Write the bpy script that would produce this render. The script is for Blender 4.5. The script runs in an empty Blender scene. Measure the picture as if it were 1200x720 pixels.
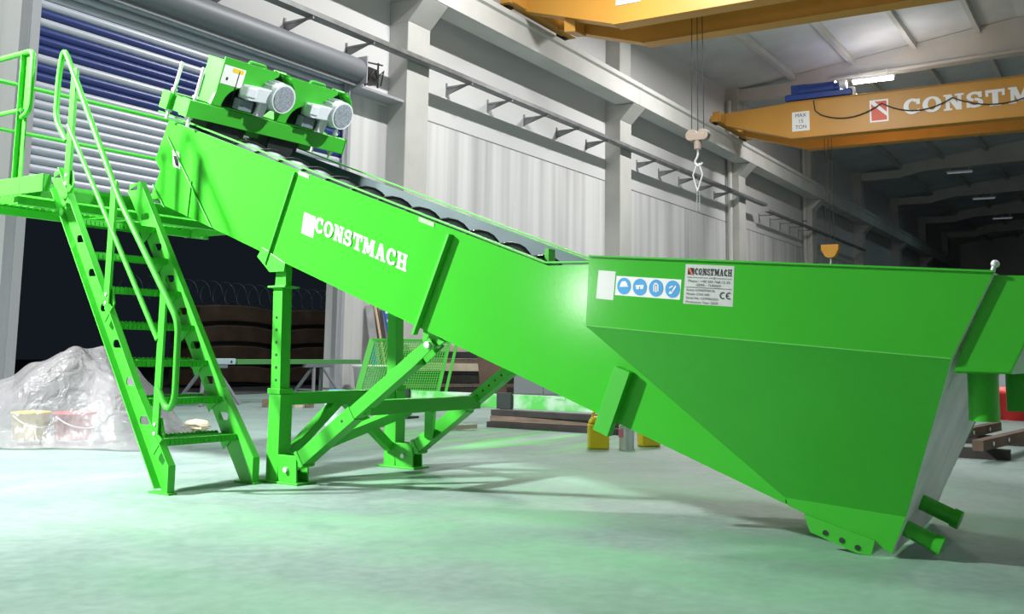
import bpy, bmesh, math, random
from mathutils import Vector, Matrix
from mathutils.geometry import tessellate_polygon
random.seed(7)
SC = bpy.context.scene
COL = SC.collection

# ------------------------------------------------------------------ camera
F, YAW, PITCH, ROLL, PPY = 1182.6, 1.019396, 0.122518, 0.015224, 266.45
sn, cs = math.sin, math.cos
fw = Vector((sn(YAW) * cs(PITCH), cs(YAW) * cs(PITCH), sn(PITCH)))
rt0 = Vector((cs(YAW), -sn(YAW), 0))
up0 = rt0.cross(fw)
rt = rt0 * cs(ROLL) + up0 * sn(ROLL)
up = -rt0 * sn(ROLL) + up0 * cs(ROLL)
cam = bpy.data.cameras.new('camera')
camo = bpy.data.objects.new('camera', cam)
COL.objects.link(camo)
cam.sensor_width = 36.0
cam.lens = F / 1200 * 36.0
cam.shift_y = -(360 - PPY) / 1200
cam.clip_end = 400
M = Matrix.Identity(4)
for i in range(3):
    M[i][0] = rt[i]; M[i][1] = up[i]; M[i][2] = -fw[i]
M[0][3], M[1][3], M[2][3] = 0, 0, 0.95
camo.matrix_world = M
SC.camera = camo

# ------------------------------------------------------------------ view, world, lights
SC.view_settings.view_transform = 'Standard'
SC.view_settings.look = 'None'
SC.view_settings.exposure = 0.0
SC.view_settings.gamma = 1.0
SC.view_settings.use_curve_mapping = False
SC.cycles.use_denoising = True
SC.cycles.max_bounces = 6
SC.cycles.sample_clamp_indirect = 6.0
w = bpy.data.worlds.new('night')
SC.world = w
w.use_nodes = True
w.node_tree.nodes['Background'].inputs[0].default_value = (0.055, 0.08, 0.11, 1)
w.node_tree.nodes['Background'].inputs[1].default_value = 0.12

def area(name, loc, target, size, power, color=(1, 1, 1), sy=None, spread=180):
    l = bpy.data.lights.new(name, 'AREA')
    l.energy = power; l.color = color
    l.size = size
    if sy:
        l.shape = 'RECTANGLE'; l.size_y = sy
    l.spread = math.radians(spread)
    o = bpy.data.objects.new(name, l)
    o.location = loc
    d = Vector(target) - Vector(loc)
    o.rotation_euler = d.to_track_quat('-Z', 'Y').to_euler()
    COL.objects.link(o)
    return o

KEY = area('flood_light', (1.5, 8.5, 5.1), (5.0, 6.9, 1.2), 0.36, 880, (1, 1, 0.98), spread=130)
LOW = area('stand_light', (0.17, 5.85, 1.65), (5.4, 6.9, 2.7), 0.45, 52, (1, 1, 0.98))
sl = bpy.data.lights.new('drive_fill_spot', 'SPOT'); sl.energy = 7000; sl.spot_size = math.radians(19); sl.spot_blend = 0.6; sl.shadow_soft_size = 0.15
SPOT = bpy.data.objects.new('drive_fill_spot', sl); SPOT.location = (9.5, -2.5, 8.8); COL.objects.link(SPOT)  # unseen spot added to brighten the drive covers
SPOT.rotation_euler = (Vector((6.2, 6.15, 3.25)) - Vector((9.5, -2.5, 8.8))).to_track_quat('-Z', 'Y').to_euler()
HALL = []
for i, (x, y, p) in enumerate(((8.5, -5.5, 240), (6.4, 9.4, 800), (18.85, 9.2, 1300), (30.77, 9.2, 1250), (42.4, 8.8, 650), (67.0, 8.8, 35), (79.0, 8.8, 35))):  # first entry is an unseen front light added to fill the drive fronts
    HALL.append(area('hall_light', (x, y, 12.2), (x + .01, y, 0), 0.25, p, (1, 0.985, 0.95) if x < 60 else (.6, .92, 1), sy=1.6))
    if 18 < x < 60: HALL.append(area('roof_fill_light', (x - 1.2 if x > 40 else x + 5.0, y - 1.5, 11.6), (x - 1.2 if x > 40 else x + 5.0, y - 1.6, 14), 0.4, 40, (1, 0.99, 0.97), sy=1.6))  # unseen upward fill added to brighten the roof

# ------------------------------------------------------------------ materials
def mat(name, col, rough=0.5, metal=0.0, var=0.0, vscale=3.0, bump=0.0, bscale=20.0, spec=0.5, stretch=None, emit=None, alpha=1.0, coat=0.0):
    m = bpy.data.materials.new(name)
    m.use_nodes = True
    nt = m.node_tree
    b = nt.nodes['Principled BSDF']
    b.inputs['Base Color'].default_value = (*col, 1)
    b.inputs['Roughness'].default_value = rough
    b.inputs['Metallic'].default_value = metal
    b.inputs['Specular IOR Level'].default_value = spec
    b.inputs['Coat Weight'].default_value = coat
    b.inputs['Coat Roughness'].default_value = 0.15
    b.inputs['Alpha'].default_value = alpha
    if emit:
        b.inputs['Emission Color'].default_value = (*emit[0], 1)
        b.inputs['Emission Strength'].default_value = emit[1]
    if var or bump:
        tc = nt.nodes.new('ShaderNodeTexCoord')
        mp = nt.nodes.new('ShaderNodeMapping')
        nt.links.new(tc.outputs['Object'], mp.inputs['Vector'])
        if stretch: mp.inputs['Scale'].default_value = stretch
    if var:
        n = nt.nodes.new('ShaderNodeTexNoise')
        n.inputs['Scale'].default_value = vscale; n.inputs['Detail'].default_value = 5
        nt.links.new(mp.outputs[0], n.inputs['Vector'])
        r = nt.nodes.new('ShaderNodeValToRGB')
        r.color_ramp.elements[0].position = 0.3; r.color_ramp.elements[1].position = 0.7
        lo = [max(0, c * (1 - var)) for c in col]; hi = [min(1, c * (1 + var)) for c in col]
        r.color_ramp.elements[0].color = (*lo, 1); r.color_ramp.elements[1].color = (*hi, 1)
        nt.links.new(n.outputs[0], r.inputs[0])
        nt.links.new(r.outputs[0], b.inputs['Base Color'])
    if bump:
        n2 = nt.nodes.new('ShaderNodeTexNoise')
        n2.inputs['Scale'].default_value = bscale; n2.inputs['Detail'].default_value = 3
        nt.links.new(mp.outputs[0], n2.inputs['Vector'])
        bp = nt.nodes.new('ShaderNodeBump')
        bp.inputs['Strength'].default_value = bump; bp.inputs['Distance'].default_value = 0.02
        nt.links.new(n2.outputs[0], bp.inputs['Height'])
        nt.links.new(bp.outputs[0], b.inputs['Normal'])
    return m

GREEN = mat('green_paint', (0.046, 0.440, 0.028), 0.17, var=0.05, vscale=1.2, bump=0.006, bscale=40, spec=0.38)
GREEN2 = mat('green_paint_frame', (0.046, 0.440, 0.028), 0.4)
LINER = mat('grey_teal_liner', (0.055, 0.105, 0.115), 0.5, var=0.2, vscale=3)
STEELG = mat('screw_grey', (0.20, 0.27, 0.265), 0.45, 0.2, var=0.2)
BLACK = mat('black_rubber', (0.012, 0.014, 0.014), 0.5)
DARK = mat('dark_steel', (0.02, 0.028, 0.028), 0.5)
WHITE = mat('white_paint', (0.85, 0.85, 0.85), 0.4)
ZINC = mat('zinc', (0.75, 0.77, 0.78), 0.35, 0.3)
MOTOR = mat('motor_grey', (0.74, 0.79, 0.84), 0.4)
FAN = mat('fan_grille', (0.28, 0.32, 0.36), 0.5, var=0.35, vscale=60)
PALE = mat('pale_plate', (0.86, 0.90, 0.89), 0.45, var=0.28, vscale=2.2)  # pale, randomly varied base colour of the hopper end plate
CONC = mat('concrete', (0.50, 0.50, 0.485), 0.8, var=0.10, vscale=0.8, bump=0.15, bscale=8)
CONCB = mat('concrete_beam', (0.56, 0.56, 0.545), 0.8, var=0.08, vscale=0.7)
TRAYM = mat('galvanised_tray', (0.22, 0.23, 0.235), 0.5, 0.3, var=0.2)
YEL = mat('crane_yellow', (0.56, 0.27, 0.042), 0.45, var=0.07, vscale=0.6)
YEL2 = mat('hook_yellow', (0.62, 0.30, 0.03), 0.45)
BLUE = mat('winch_blue', (0.018, 0.055, 0.28), 0.4, var=0.15)
ROOFM = mat('roof_sheet', (0.62, 0.65, 0.68), 0.6, var=0.12, vscale=0.5)
STEELB = mat('frame_concrete', (0.56, 0.56, 0.54), 0.7, var=0.08, vscale=0.5)
RED = mat('red_emblem', (0.75, 0.12, 0.07), 0.5)
SIGNBLUE = mat('sign_blue', (0.06, 0.36, 0.75), 0.45)
INK = mat('ink', (0.015, 0.015, 0.018), 0.5)
PLATE = mat('plate_silver', (0.62, 0.65, 0.63), 0.35, 0.2)
YSTICK = mat('sticker_yellow', (0.85, 0.6, 0.03), 0.5)
SLATW = mat('slat_white', (0.53, 0.56, 0.66), 0.35, 0.1)
SLATB = mat('slat_blue', (0.030, 0.050, 0.22), 0.35)
SLATG = mat('drum_grey', (0.20, 0.215, 0.24), 0.5, 0.1)
RAILM = mat('guide_rail', (0.45, 0.46, 0.50), 0.45, 0.2)
BROWN = mat('rusty_brown', (0.10, 0.062, 0.042), 0.8, var=0.35, vscale=2)
WOOD = mat('wood_grey_brown', (0.17, 0.125, 0.095), 0.8, var=0.3, vscale=4, stretch=(6, 1, 6))
WOODL = mat('wood_pale', (0.52, 0.44, 0.34), 0.8, var=0.2, vscale=4)
WOODD = mat('wood_dark', (0.028, 0.024, 0.024), 0.8, var=0.4, vscale=4)
YBUCK = mat('yellow_plastic', (0.85, 0.62, 0.02), 0.35)
RBUCK = mat('red_plastic', (0.75, 0.12, 0.12), 0.4)
CREAM = mat('cream_plastic', (0.72, 0.62, 0.45), 0.5)
CABG = mat('cabinet_grey', (0.27, 0.29, 0.31), 0.5)
LBLUE = mat('level_blue', (0.05, 0.13, 0.5), 0.4)
GREYB = mat('grey_board', (0.35, 0.36, 0.38), 0.7, var=0.2)
TRST = mat('trestle_grey', (0.20, 0.22, 0.25), 0.5, 0.2)
REDOBJ = mat('red_bin', (0.62, 0.03, 0.03), 0.5)
PEACH = mat('skin_peach', (0.78, 0.52, 0.34), 0.6)

def overspray_mat():
    m = mat('overspray_board', (0.5, 0.6, 0.55), 0.6)
    nt = m.node_tree; b = nt.nodes['Principled BSDF']
    tc = nt.nodes.new('ShaderNodeTexCoord'); n = nt.nodes.new('ShaderNodeTexNoise')
    n.inputs['Scale'].default_value = 2.2; n.inputs['Detail'].default_value = 3
    nt.links.new(tc.outputs['Object'], n.inputs['Vector'])
    r = nt.nodes.new('ShaderNodeValToRGB')
    r.color_ramp.elements[0].position = 0.42; r.color_ramp.elements[0].color = (0.09, 0.55, 0.09, 1)
    r.color_ramp.elements[1].position = 0.60; r.color_ramp.elements[1].color = (0.62, 0.72, 0.70, 1)
    nt.links.new(n.outputs[0], r.inputs[0]); nt.links.new(r.outputs[0], b.inputs['Base Color'])
    return m
SPRAY = overspray_mat()

def wall_mat():
    m = mat('precast_wall', (0.64, 0.64, 0.65), 0.85)
    nt = m.node_tree; b = nt.nodes['Principled BSDF']
    tc = nt.nodes.new('ShaderNodeTexCoord')
    mp = nt.nodes.new('ShaderNodeMapping'); mp.inputs['Scale'].default_value = (2.1, 1, 0.06)
    nt.links.new(tc.outputs['Object'], mp.inputs[0])
    n = nt.nodes.new('ShaderNodeTexNoise'); n.inputs['Scale'].default_value = 1.1; n.inputs['Detail'].default_value = 4
    nt.links.new(mp.outputs[0], n.inputs['Vector'])
    r = nt.nodes.new('ShaderNodeValToRGB')
    r.color_ramp.elements[0].position = 0.3; r.color_ramp.elements[0].color = (0.46, 0.46, 0.47, 1)
    r.color_ramp.elements[1].position = 0.62; r.color_ramp.elements[1].color = (0.70, 0.70, 0.71, 1)
    nt.links.new(n.outputs[0], r.inputs[0])
    n2 = nt.nodes.new('ShaderNodeTexNoise'); n2.inputs['Scale'].default_value = 0.35; n2.inputs['Detail'].default_value = 3
    nt.links.new(tc.outputs['Object'], n2.inputs['Vector'])
    r2 = nt.nodes.new('ShaderNodeValToRGB')
    r2.color_ramp.elements[0].color = (0.60, 0.60, 0.61, 1); r2.color_ramp.elements[1].color = (0.68, 0.68, 0.69, 1)
    nt.links.new(n2.outputs[0], r2.inputs[0])
    sx = nt.nodes.new('ShaderNodeSeparateXYZ'); nt.links.new(tc.outputs['Object'], sx.inputs[0])
    lt = nt.nodes.new('ShaderNodeMath'); lt.operation = 'LESS_THAN'; lt.inputs[1].default_value = 6.81
    nt.links.new(sx.outputs['Z'], lt.inputs[0])
    mx = nt.nodes.new('ShaderNodeMix'); mx.data_type = 'RGBA'
    nt.links.new(lt.outputs[0], mx.inputs['Factor'])
    nt.links.new(r2.outputs[0], mx.inputs['A']); nt.links.new(r.outputs[0], mx.inputs['B'])
    nt.links.new(mx.outputs['Result'], b.inputs['Base Color'])
    return m
WALLM = wall_mat()

def floor_mat():
    m = mat('sealed_concrete_floor', (0.5, 0.6, 0.55), 0.5)
    nt = m.node_tree; b = nt.nodes['Principled BSDF']; L = nt.links
    tc = nt.nodes.new('ShaderNodeTexCoord')
    def noise(scale, det, st=None):
        n = nt.nodes.new('ShaderNodeTexNoise'); n.inputs['Scale'].default_value = scale; n.inputs['Detail'].default_value = det
        if st:
            mp = nt.nodes.new('ShaderNodeMapping'); mp.inputs['Scale'].default_value = st
            L.new(tc.outputs['Object'], mp.inputs[0]); L.new(mp.outputs[0], n.inputs['Vector'])
        else: L.new(tc.outputs['Object'], n.inputs['Vector'])
        return n.outputs[0]
    def ramp(src, p0, c0, p1, c1):
        r = nt.nodes.new('ShaderNodeValToRGB')
        r.color_ramp.elements[0].position = p0; r.color_ramp.elements[0].color = (*c0, 1)
        r.color_ramp.elements[1].position = p1; r.color_ramp.elements[1].color = (*c1, 1)
        L.new(src, r.inputs[0]); return r.outputs[0]
    def mix(fac, a, bb, bt='MIX'):
        mx = nt.nodes.new('ShaderNodeMix'); mx.data_type = 'RGBA'; mx.blend_type = bt
        if isinstance(fac, float): mx.inputs['Factor'].default_value = fac
        else: L.new(fac, mx.inputs['Factor'])
        L.new(a, mx.inputs['A']); L.new(bb, mx.inputs['B']); return mx.outputs['Result']
    def math_(op, a, v):
        n = nt.nodes.new('ShaderNodeMath'); n.operation = op; n.use_clamp = True
        L.new(a, n.inputs[0])
        if isinstance(v, (int, float)): n.inputs[1].default_value = v
        else: L.new(v, n.inputs[1])
        return n.outputs[0]
    base = ramp(noise(0.9, 6), 0.30, (0.195, 0.29, 0.265), 0.70, (0.29, 0.375, 0.355))
    fine = ramp(noise(14, 4), 0.35, (0.80, 0.82, 0.82), 0.65, (1, 1, 1))
    base = mix(1.0, base, fine, 'MULTIPLY')
    # green paint overspray on the slab around the machine
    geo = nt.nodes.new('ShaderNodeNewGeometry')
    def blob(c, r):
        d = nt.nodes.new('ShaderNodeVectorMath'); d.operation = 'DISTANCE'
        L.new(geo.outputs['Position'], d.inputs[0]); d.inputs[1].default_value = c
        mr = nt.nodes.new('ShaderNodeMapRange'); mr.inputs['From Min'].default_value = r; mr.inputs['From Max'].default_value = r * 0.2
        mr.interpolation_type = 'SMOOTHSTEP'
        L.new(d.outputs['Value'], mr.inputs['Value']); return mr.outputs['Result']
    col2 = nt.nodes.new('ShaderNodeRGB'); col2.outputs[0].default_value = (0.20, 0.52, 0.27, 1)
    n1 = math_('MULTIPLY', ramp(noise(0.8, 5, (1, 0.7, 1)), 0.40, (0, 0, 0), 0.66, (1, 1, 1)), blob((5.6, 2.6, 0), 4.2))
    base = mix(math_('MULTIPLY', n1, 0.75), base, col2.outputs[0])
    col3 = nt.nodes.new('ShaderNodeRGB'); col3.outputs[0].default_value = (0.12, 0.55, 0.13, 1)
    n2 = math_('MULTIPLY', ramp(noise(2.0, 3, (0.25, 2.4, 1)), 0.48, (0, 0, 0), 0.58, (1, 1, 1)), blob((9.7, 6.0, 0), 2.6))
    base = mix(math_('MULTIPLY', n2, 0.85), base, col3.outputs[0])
    # dark scuffs
    col4 = nt.nodes.new('ShaderNodeRGB'); col4.outputs[0].default_value = (0.16, 0.27, 0.24, 1)
    sc = ramp(noise(1.7, 7), 0.63, (0, 0, 0), 0.74, (1, 1, 1))
    base = mix(math_('MULTIPLY', sc, 0.5), base, col4.outputs[0])
    L.new(base, b.inputs['Base Color'])
    rr = ramp(noise(3, 4), 0.3, (0.38,) * 3, 0.7, (0.6,) * 3)
    L.new(rr, b.inputs['Roughness'])
    return m
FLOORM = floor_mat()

def film_mat():
    m = bpy.data.materials.new('plastic_film'); m.use_nodes = True
    nt = m.node_tree; b = nt.nodes['Principled BSDF']
    b.inputs['Base Color'].default_value = (0.31, 0.30, 0.32, 1); b.inputs['Roughness'].default_value = 0.18
    b.inputs['Alpha'].default_value = 0.52
    tc = nt.nodes.new('ShaderNodeTexCoord'); n = nt.nodes.new('ShaderNodeTexNoise')
    n.inputs['Scale'].default_value = 4.5; n.inputs['Detail'].default_value = 7; n.inputs['Distortion'].default_value = 1.2
    nt.links.new(tc.outputs['Object'], n.inputs['Vector'])
    bp = nt.nodes.new('ShaderNodeBump'); bp.inputs['Strength'].default_value = 0.55; bp.inputs['Distance'].default_value = 0.12
    nt.links.new(n.outputs[0], bp.inputs['Height']); nt.links.new(bp.outputs[0], b.inputs['Normal'])
    return m
FILM = film_mat()
JUG = mat('clear_plastic', (0.55, 0.70, 0.68), 0.25, var=0.3, vscale=6, alpha=0.85)

# ------------------------------------------------------------------ geometry helpers
class MB:
    def __init__(s): s.v = []; s.f = []; s.sm = []
    def add(s, vs, fs, smooth=False):
        n = len(s.v); s.v += [Vector(v) for v in vs]
        for f in fs: s.f.append([i + n for i in f]); s.sm.append(smooth)
        return s
    def hexa(s, a):  # 8 points: bottom 4, top 4
        return s.add(a, [(3, 2, 1, 0), (4, 5, 6, 7), (0, 1, 5, 4), (1, 2, 6, 5), (2, 3, 7, 6), (3, 0, 4, 7)])
    def box(s, lo, hi):
        x0, y0, z0 = lo; x1, y1, z1 = hi
        return s.hexa([(x0, y0, z0), (x1, y0, z0), (x1, y1, z0), (x0, y1, z0), (x0, y0, z1), (x1, y0, z1), (x1, y1, z1), (x0, y1, z1)])
    def bar(s, p, q, wd, ht, upv=(0, 0, 1)):
        p = Vector(p); q = Vector(q); d = (q - p).normalized(); u = Vector(upv)
        if abs(d.dot(u)) > 0.98: u = Vector((1, 0, 0))
        sd = d.cross(u).normalized(); u = sd.cross(d).normalized()
        a = sd * wd / 2; b = u * ht / 2
        return s.hexa([p - a - b, p + a - b, q + a - b, q - a - b, p - a + b, p + a + b, q + a + b, q - a + b])
    def prism(s, pts, vec):
        n = len(pts); vec = Vector(vec); P = [Vector(p) for p in pts]
        fs = [list(range(n))[::-1], [i + n for i in range(n)]] + [(i, (i + 1) % n, (i + 1) % n + n, i + n) for i in range(n)]
        return s.add(P + [p + vec for p in P], fs)
    def cyl(s, p, q, r, r2=None, n=20, caps=True):
        p = Vector(p); q = Vector(q); d = (q - p).normalized(); r2 = r if r2 is None else r2
        u = Vector((0, 0, 1)) if abs(d.z) < 0.9 else Vector((1, 0, 0))
        a = d.cross(u).normalized(); b = d.cross(a)
        vs = []
        for k in range(n):
            t = 2 * math.pi * k / n; e = a * cs(t) + b * sn(t); vs.append(p + e * r)
        for k in range(n):
            t = 2 * math.pi * k / n; e = a * cs(t) + b * sn(t); vs.append(q + e * r2)
        s.add(vs, [(k, (k + 1) % n, (k + 1) % n + n, k + n) for k in range(n)], True)
        if caps: s.add(vs, [list(range(n))[::-1], [k + n for k in range(n)]])
        return s
    def lathe(s, p, d, prof, n=24):
        p = Vector(p); d = Vector(d).normalized()
        u = Vector((0, 0, 1)) if abs(d.z) < 0.9 else Vector((1, 0, 0))
        a = d.cross(u).normalized(); b = d.cross(a); vs = []
        for (r, t) in prof:
            for k in range(n):
                th = 2 * math.pi * k / n; vs.append(p + d * t + (a * cs(th) + b * sn(th)) * r)
        fs = []
        for j in range(len(prof) - 1):
            for k in range(n): fs.append((j * n + k, j * n + (k + 1) % n, (j + 1) * n + (k + 1) % n, (j + 1) * n + k))
        return s.add(vs, fs, True)
    def tube(s, pts, r, n=10, bend=0.0):
        P = [Vector(p) for p in pts]
        if bend:
            Q = [P[0]]
            for i in range(1, len(P) - 1):
                a = P[i - 1] - P[i]; b = P[i + 1] - P[i]
                ra = min(bend, a.length * 0.48); rb = min(bend, b.length * 0.48)
                A = P[i] + a.normalized() * ra; B = P[i] + b.normalized() * rb
                for k in range(7):
                    t = k / 6; Q.append(A * (1 - t) ** 2 + P[i] * 2 * t * (1 - t) + B * t * t)
            P = Q + [P[-1]]
        d0 = (P[1] - P[0]).normalized()
        u = Vector((0, 0, 1)) if abs(d0.z) < 0.9 else Vector((1, 0, 0))
        a = d0.cross(u).normalized(); vs = []
        for i, p in enumerate(P):
            d = (P[min(i + 1, len(P) - 1)] - P[max(i - 1, 0)]).normalized()
            a = (a - d * a.dot(d)).normalized(); b = d.cross(a)
            for k in range(n):
                t = 2 * math.pi * k / n; vs.append(p + (a * cs(t) + b * sn(t)) * r)
        m = len(P)
        s.add(vs, [(i * n + k, i * n + (k + 1) % n, (i + 1) * n + (k + 1) % n, (i + 1) * n + k) for i in range(m - 1) for k in range(n)], True)
        s.add(vs, [list(range(n))[::-1], [(m - 1) * n + k for k in range(n)]])
        return s
    def ball(s, c, r, sc=(1, 1, 1), n=14, m=9):
        c = Vector(c); vs = []
        for j in range(m + 1):
            ph = math.pi * j / m
            for k in range(n):
                t = 2 * math.pi * k / n
                vs.append(c + Vector((sn(ph) * cs(t) * r * sc[0], sn(ph) * sn(t) * r * sc[1], cs(ph) * r * sc[2])))
        return s.add(vs, [(j * n + k, (j + 1) * n + k, (j + 1) * n + (k + 1) % n, j * n + (k + 1) % n) for j in range(m) for k in range(n)], True)
    def clusters(s):
        n = len(s.f); own = list(range(len(s.v)))
        def root(i):
            while own[i] != i: own[i] = own[own[i]]; i = own[i]
            return i
        for f in s.f:
            r = root(f[0])
            for i in f[1:]: own[root(i)] = r
        isl = {}
        for k, f in enumerate(s.f): isl.setdefault(root(f[0]), []).append(k)
        groups = list(isl.values())
        if len(groups) == 1 or len(groups) > 400: return [list(range(n))]
        bb = []
        for g in groups:
            vs = [s.v[i] for k in g for i in s.f[k]]
            lo = Vector([min(v[a] for v in vs) for a in range(3)]); hi = Vector([max(v[a] for v in vs) for a in range(3)])
            bb.append((lo, hi, max(hi - lo)))
        own2 = list(range(len(groups)))
        def r2(i):
            while own2[i] != i: i = own2[i]
            return i
        for i in range(len(groups)):
            for j in range(i):
                gap = math.sqrt(sum(max(0, bb[i][0][a] - bb[j][1][a], bb[j][0][a] - bb[i][1][a]) ** 2 for a in range(3)))
                if gap <= max(.019, .45 * max(bb[i][2], bb[j][2])): own2[r2(i)] = r2(j)
        out = {}
        for i, g in enumerate(groups): out.setdefault(r2(i), []).extend(g)
        return list(out.values())
    def build(s, name, m, parent=None, off=(0, 0, 0), bevel=0.0, solid=0.0):
        if parent is not None and 'letter' not in name and name not in ('screw_flight', 'wear_edge', 'grating', 'slat_curtain', 'blue_slats'):
            cl = s.clusters()
            if len(cl) > 1:
                first = None
                for g in cl:
                    sub = MB(); used = {}
                    for k in g:
                        ff = []
                        for i in s.f[k]:
                            if i not in used: used[i] = len(sub.v); sub.v.append(s.v[i])
                            ff.append(used[i])
                        sub.f.append(ff); sub.sm.append(s.sm[k])
                    o = sub._make(name, m, parent, off, bevel, solid)
                    first = first or o
                return first
        return s._make(name, m, parent, off, bevel, solid)
    def _make(s, name, m, parent=None, off=(0, 0, 0), bevel=0.0, solid=0.0):
        me = bpy.data.meshes.new(name); o = Vector(off)
        me.from_pydata([tuple(v - o) for v in s.v], [], s.f)
        me.polygons.foreach_set('use_smooth', s.sm)
        bmx = bmesh.new(); bmx.from_mesh(me); bmesh.ops.recalc_face_normals(bmx, faces=bmx.faces); bmx.to_mesh(me); bmx.free()
        me.materials.append(m); me.update()
        ob = bpy.data.objects.new(name, me); COL.objects.link(ob)
        if parent: ob.parent = parent
        if solid:
            md = ob.modifiers.new('solid', 'SOLIDIFY'); md.thickness = solid; md.offset = 0
        if bevel:
            md = ob.modifiers.new('bevel', 'BEVEL'); md.width = bevel; md.segments = 2; md.limit_method = 'ANGLE'; md.angle_limit = 0.7
        return ob

def tag(o, label, cat, group=None, kind=None):
    o['label'] = label; o['category'] = cat
    if group: o['group'] = group
    if kind: o['kind'] = kind
    return o
def thing(name, label, cat, loc=(0, 0, 0), rz=0.0, group=None):
    o = bpy.data.objects.new(name, None); COL.objects.link(o)
    o.location = loc; o.rotation_euler = (0, 0, rz); o.empty_display_size = 0.2
    return tag(o, label, cat, group)
def struct(ob): ob['kind'] = 'structure'; return ob
def copy_tree(o, parent=None):
    c = o.copy(); COL.objects.link(c)
    if parent: c.parent = parent
    for ch in list(o.children): copy_tree(ch, c)
    return c

# slab-serif display lettering, unit height, built from strokes
def letter(ch, t=0.26, sf=0.12):
    """list of quads (2D) for one bold slab-serif capital; width returned"""
    Q = []
    def rect(x0, y0, x1, y1): Q.append([(x0, y0), (x1, y0), (x1, y1), (x0, y1)])
    def stroke(x0, y0, x1, y1, wd):  # slanted stroke with horizontal ends
        Q.append([(x0 - wd / 2, y0), (x0 + wd / 2, y0), (x1 + wd / 2, y1), (x1 - wd / 2, y1)])
    def arc(cx, cy, rx, ry, a0, a1, tx, ty, n=14):
        for k in range(n):
            p = math.radians(a0 + (a1 - a0) * k / n); q = math.radians(a0 + (a1 - a0) * (k + 1) / n)
            Q.append([(cx + (rx - tx) * cs(p), cy + (ry - ty) * sn(p)), (cx + rx * cs(p), cy + ry * sn(p)), (cx + rx * cs(q), cy + ry * sn(q)), (cx + (rx - tx) * cs(q), cy + (ry - ty) * sn(q))])
    wd = 0.9
    if ch == 'C':
        arc(0.46, 0.5, 0.46, 0.5, 48, 312, 0.27, 0.17, 22); rect(0.66, 0.60, 0.86, 0.95); rect(0.70, 0.10, 0.84, 0.30); wd = 0.88
    elif ch == 'O':
        arc(0.48, 0.5, 0.48, 0.5, 0, 360, 0.27, 0.15, 28); wd = 0.96
    elif ch == 'N':
        rect(0.10, 0, 0.30, 1); rect(0.68, 0, 0.88, 1); Q.append([(0.08, 1), (0.62, 0), (0.90, 0), (0.38, 1)])
        rect(0, 0, 0.42, sf); rect(0, 1 - sf, 0.36, 1); rect(0.56, 1 - sf, 1.0, 1); wd = 1.0
    elif ch == 'S':
        arc(0.42, 0.70, 0.40, 0.30, 20, 262, 0.22, 0.16, 16); arc(0.42, 0.30, 0.42, 0.30, -160, 90, 0.24, 0.16, 16)
        rect(0.60, 0.62, 0.78, 0.97); rect(0.02, 0.03, 0.20, 0.38); wd = 0.84
    elif ch == 'T':
        rect(0.32, 0, 0.60, 1); rect(0, 0.82, 0.92, 1); rect(0, 0.60, 0.14, 1); rect(0.78, 0.60, 0.92, 1); rect(0.18, 0, 0.74, sf); wd = 0.92
    elif ch == 'M':
        rect(0.10, 0, 0.28, 1); rect(0.86, 0, 1.10, 1); Q.append([(0.10, 1), (0.46, 0.12), (0.68, 0.12), (0.40, 1)]); Q.append([(0.46, 0.12), (0.68, 0.12), (1.08, 1), (0.80, 1)])
        rect(0, 0, 0.38, sf); rect(0.76, 0, 1.2, sf); rect(0, 1 - sf, 0.36, 1); rect(0.84, 1 - sf, 1.2, 1); wd = 1.2
    elif ch == 'A':
        Q.append([(0.08, 0), (0.24, 0), (0.60, 1), (0.36, 1)]); Q.append([(0.62, 0), (0.94, 0), (0.64, 1), (0.36, 1)])
        rect(0.22, 0.26, 0.72, 0.40); rect(0, 0, 0.36, sf); rect(0.56, 0, 1.02, sf); wd = 1.02
    elif ch == 'H':
        rect(0.10, 0, 0.36, 1); rect(0.64, 0, 0.90, 1); rect(0.3, 0.42, 0.7, 0.58)
        rect(0, 0, 0.46, sf); rect(0, 1 - sf, 0.46, 1); rect(0.54, 0, 1.0, sf); rect(0.54, 1 - sf, 1.0, 1); wd = 1.0
    return Q, wd
def word(mb, txt, P, u, v, width, height, lift):
    """slab lettering from P along u (unit), up v (unit); lift = offset normal vector"""
    P = Vector(P); u = Vector(u); v = Vector(v); lift = Vector(lift)
    ls = [letter(c) for c in txt]; tot = sum(l[1] for l in ls) + 0.10 * (len(ls) - 1)
    kx = width / tot; x = 0
    for q, wd in ls:
        for i, poly in enumerate(q):
            mb.add([P + u * ((a + x) * kx) + v * (b * height) + lift * (1 + .22 * i) for a, b in poly], [list(range(len(poly)))])
        x += wd + 0.10
    return mb
def text_mesh(mb, txt, P, u, v, height, lift, width=None):
    c = bpy.data.curves.new('t', 'FONT'); c.body = txt; c.size = 1.0
    o = bpy.data.objects.new('t', c); COL.objects.link(o)
    dg = bpy.context.evaluated_depsgraph_get()
    me = bpy.data.meshes.new_from_object(o.evaluated_get(dg))
    xs = [q.co.x for q in me.vertices]
    k = height / 0.70
    kx = k if width is None else width / max(1e-6, max(xs))
    P = Vector(P); u = Vector(u); v = Vector(v); lift = Vector(lift)
    mb.add([P + u * (q.co.x * kx) + v * (q.co.y * k) + lift for q in me.vertices], [list(p.vertices) for p in me.polygons])
    bpy.data.objects.remove(o); bpy.data.curves.remove(c); bpy.data.meshes.remove(me)
    return mb

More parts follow.
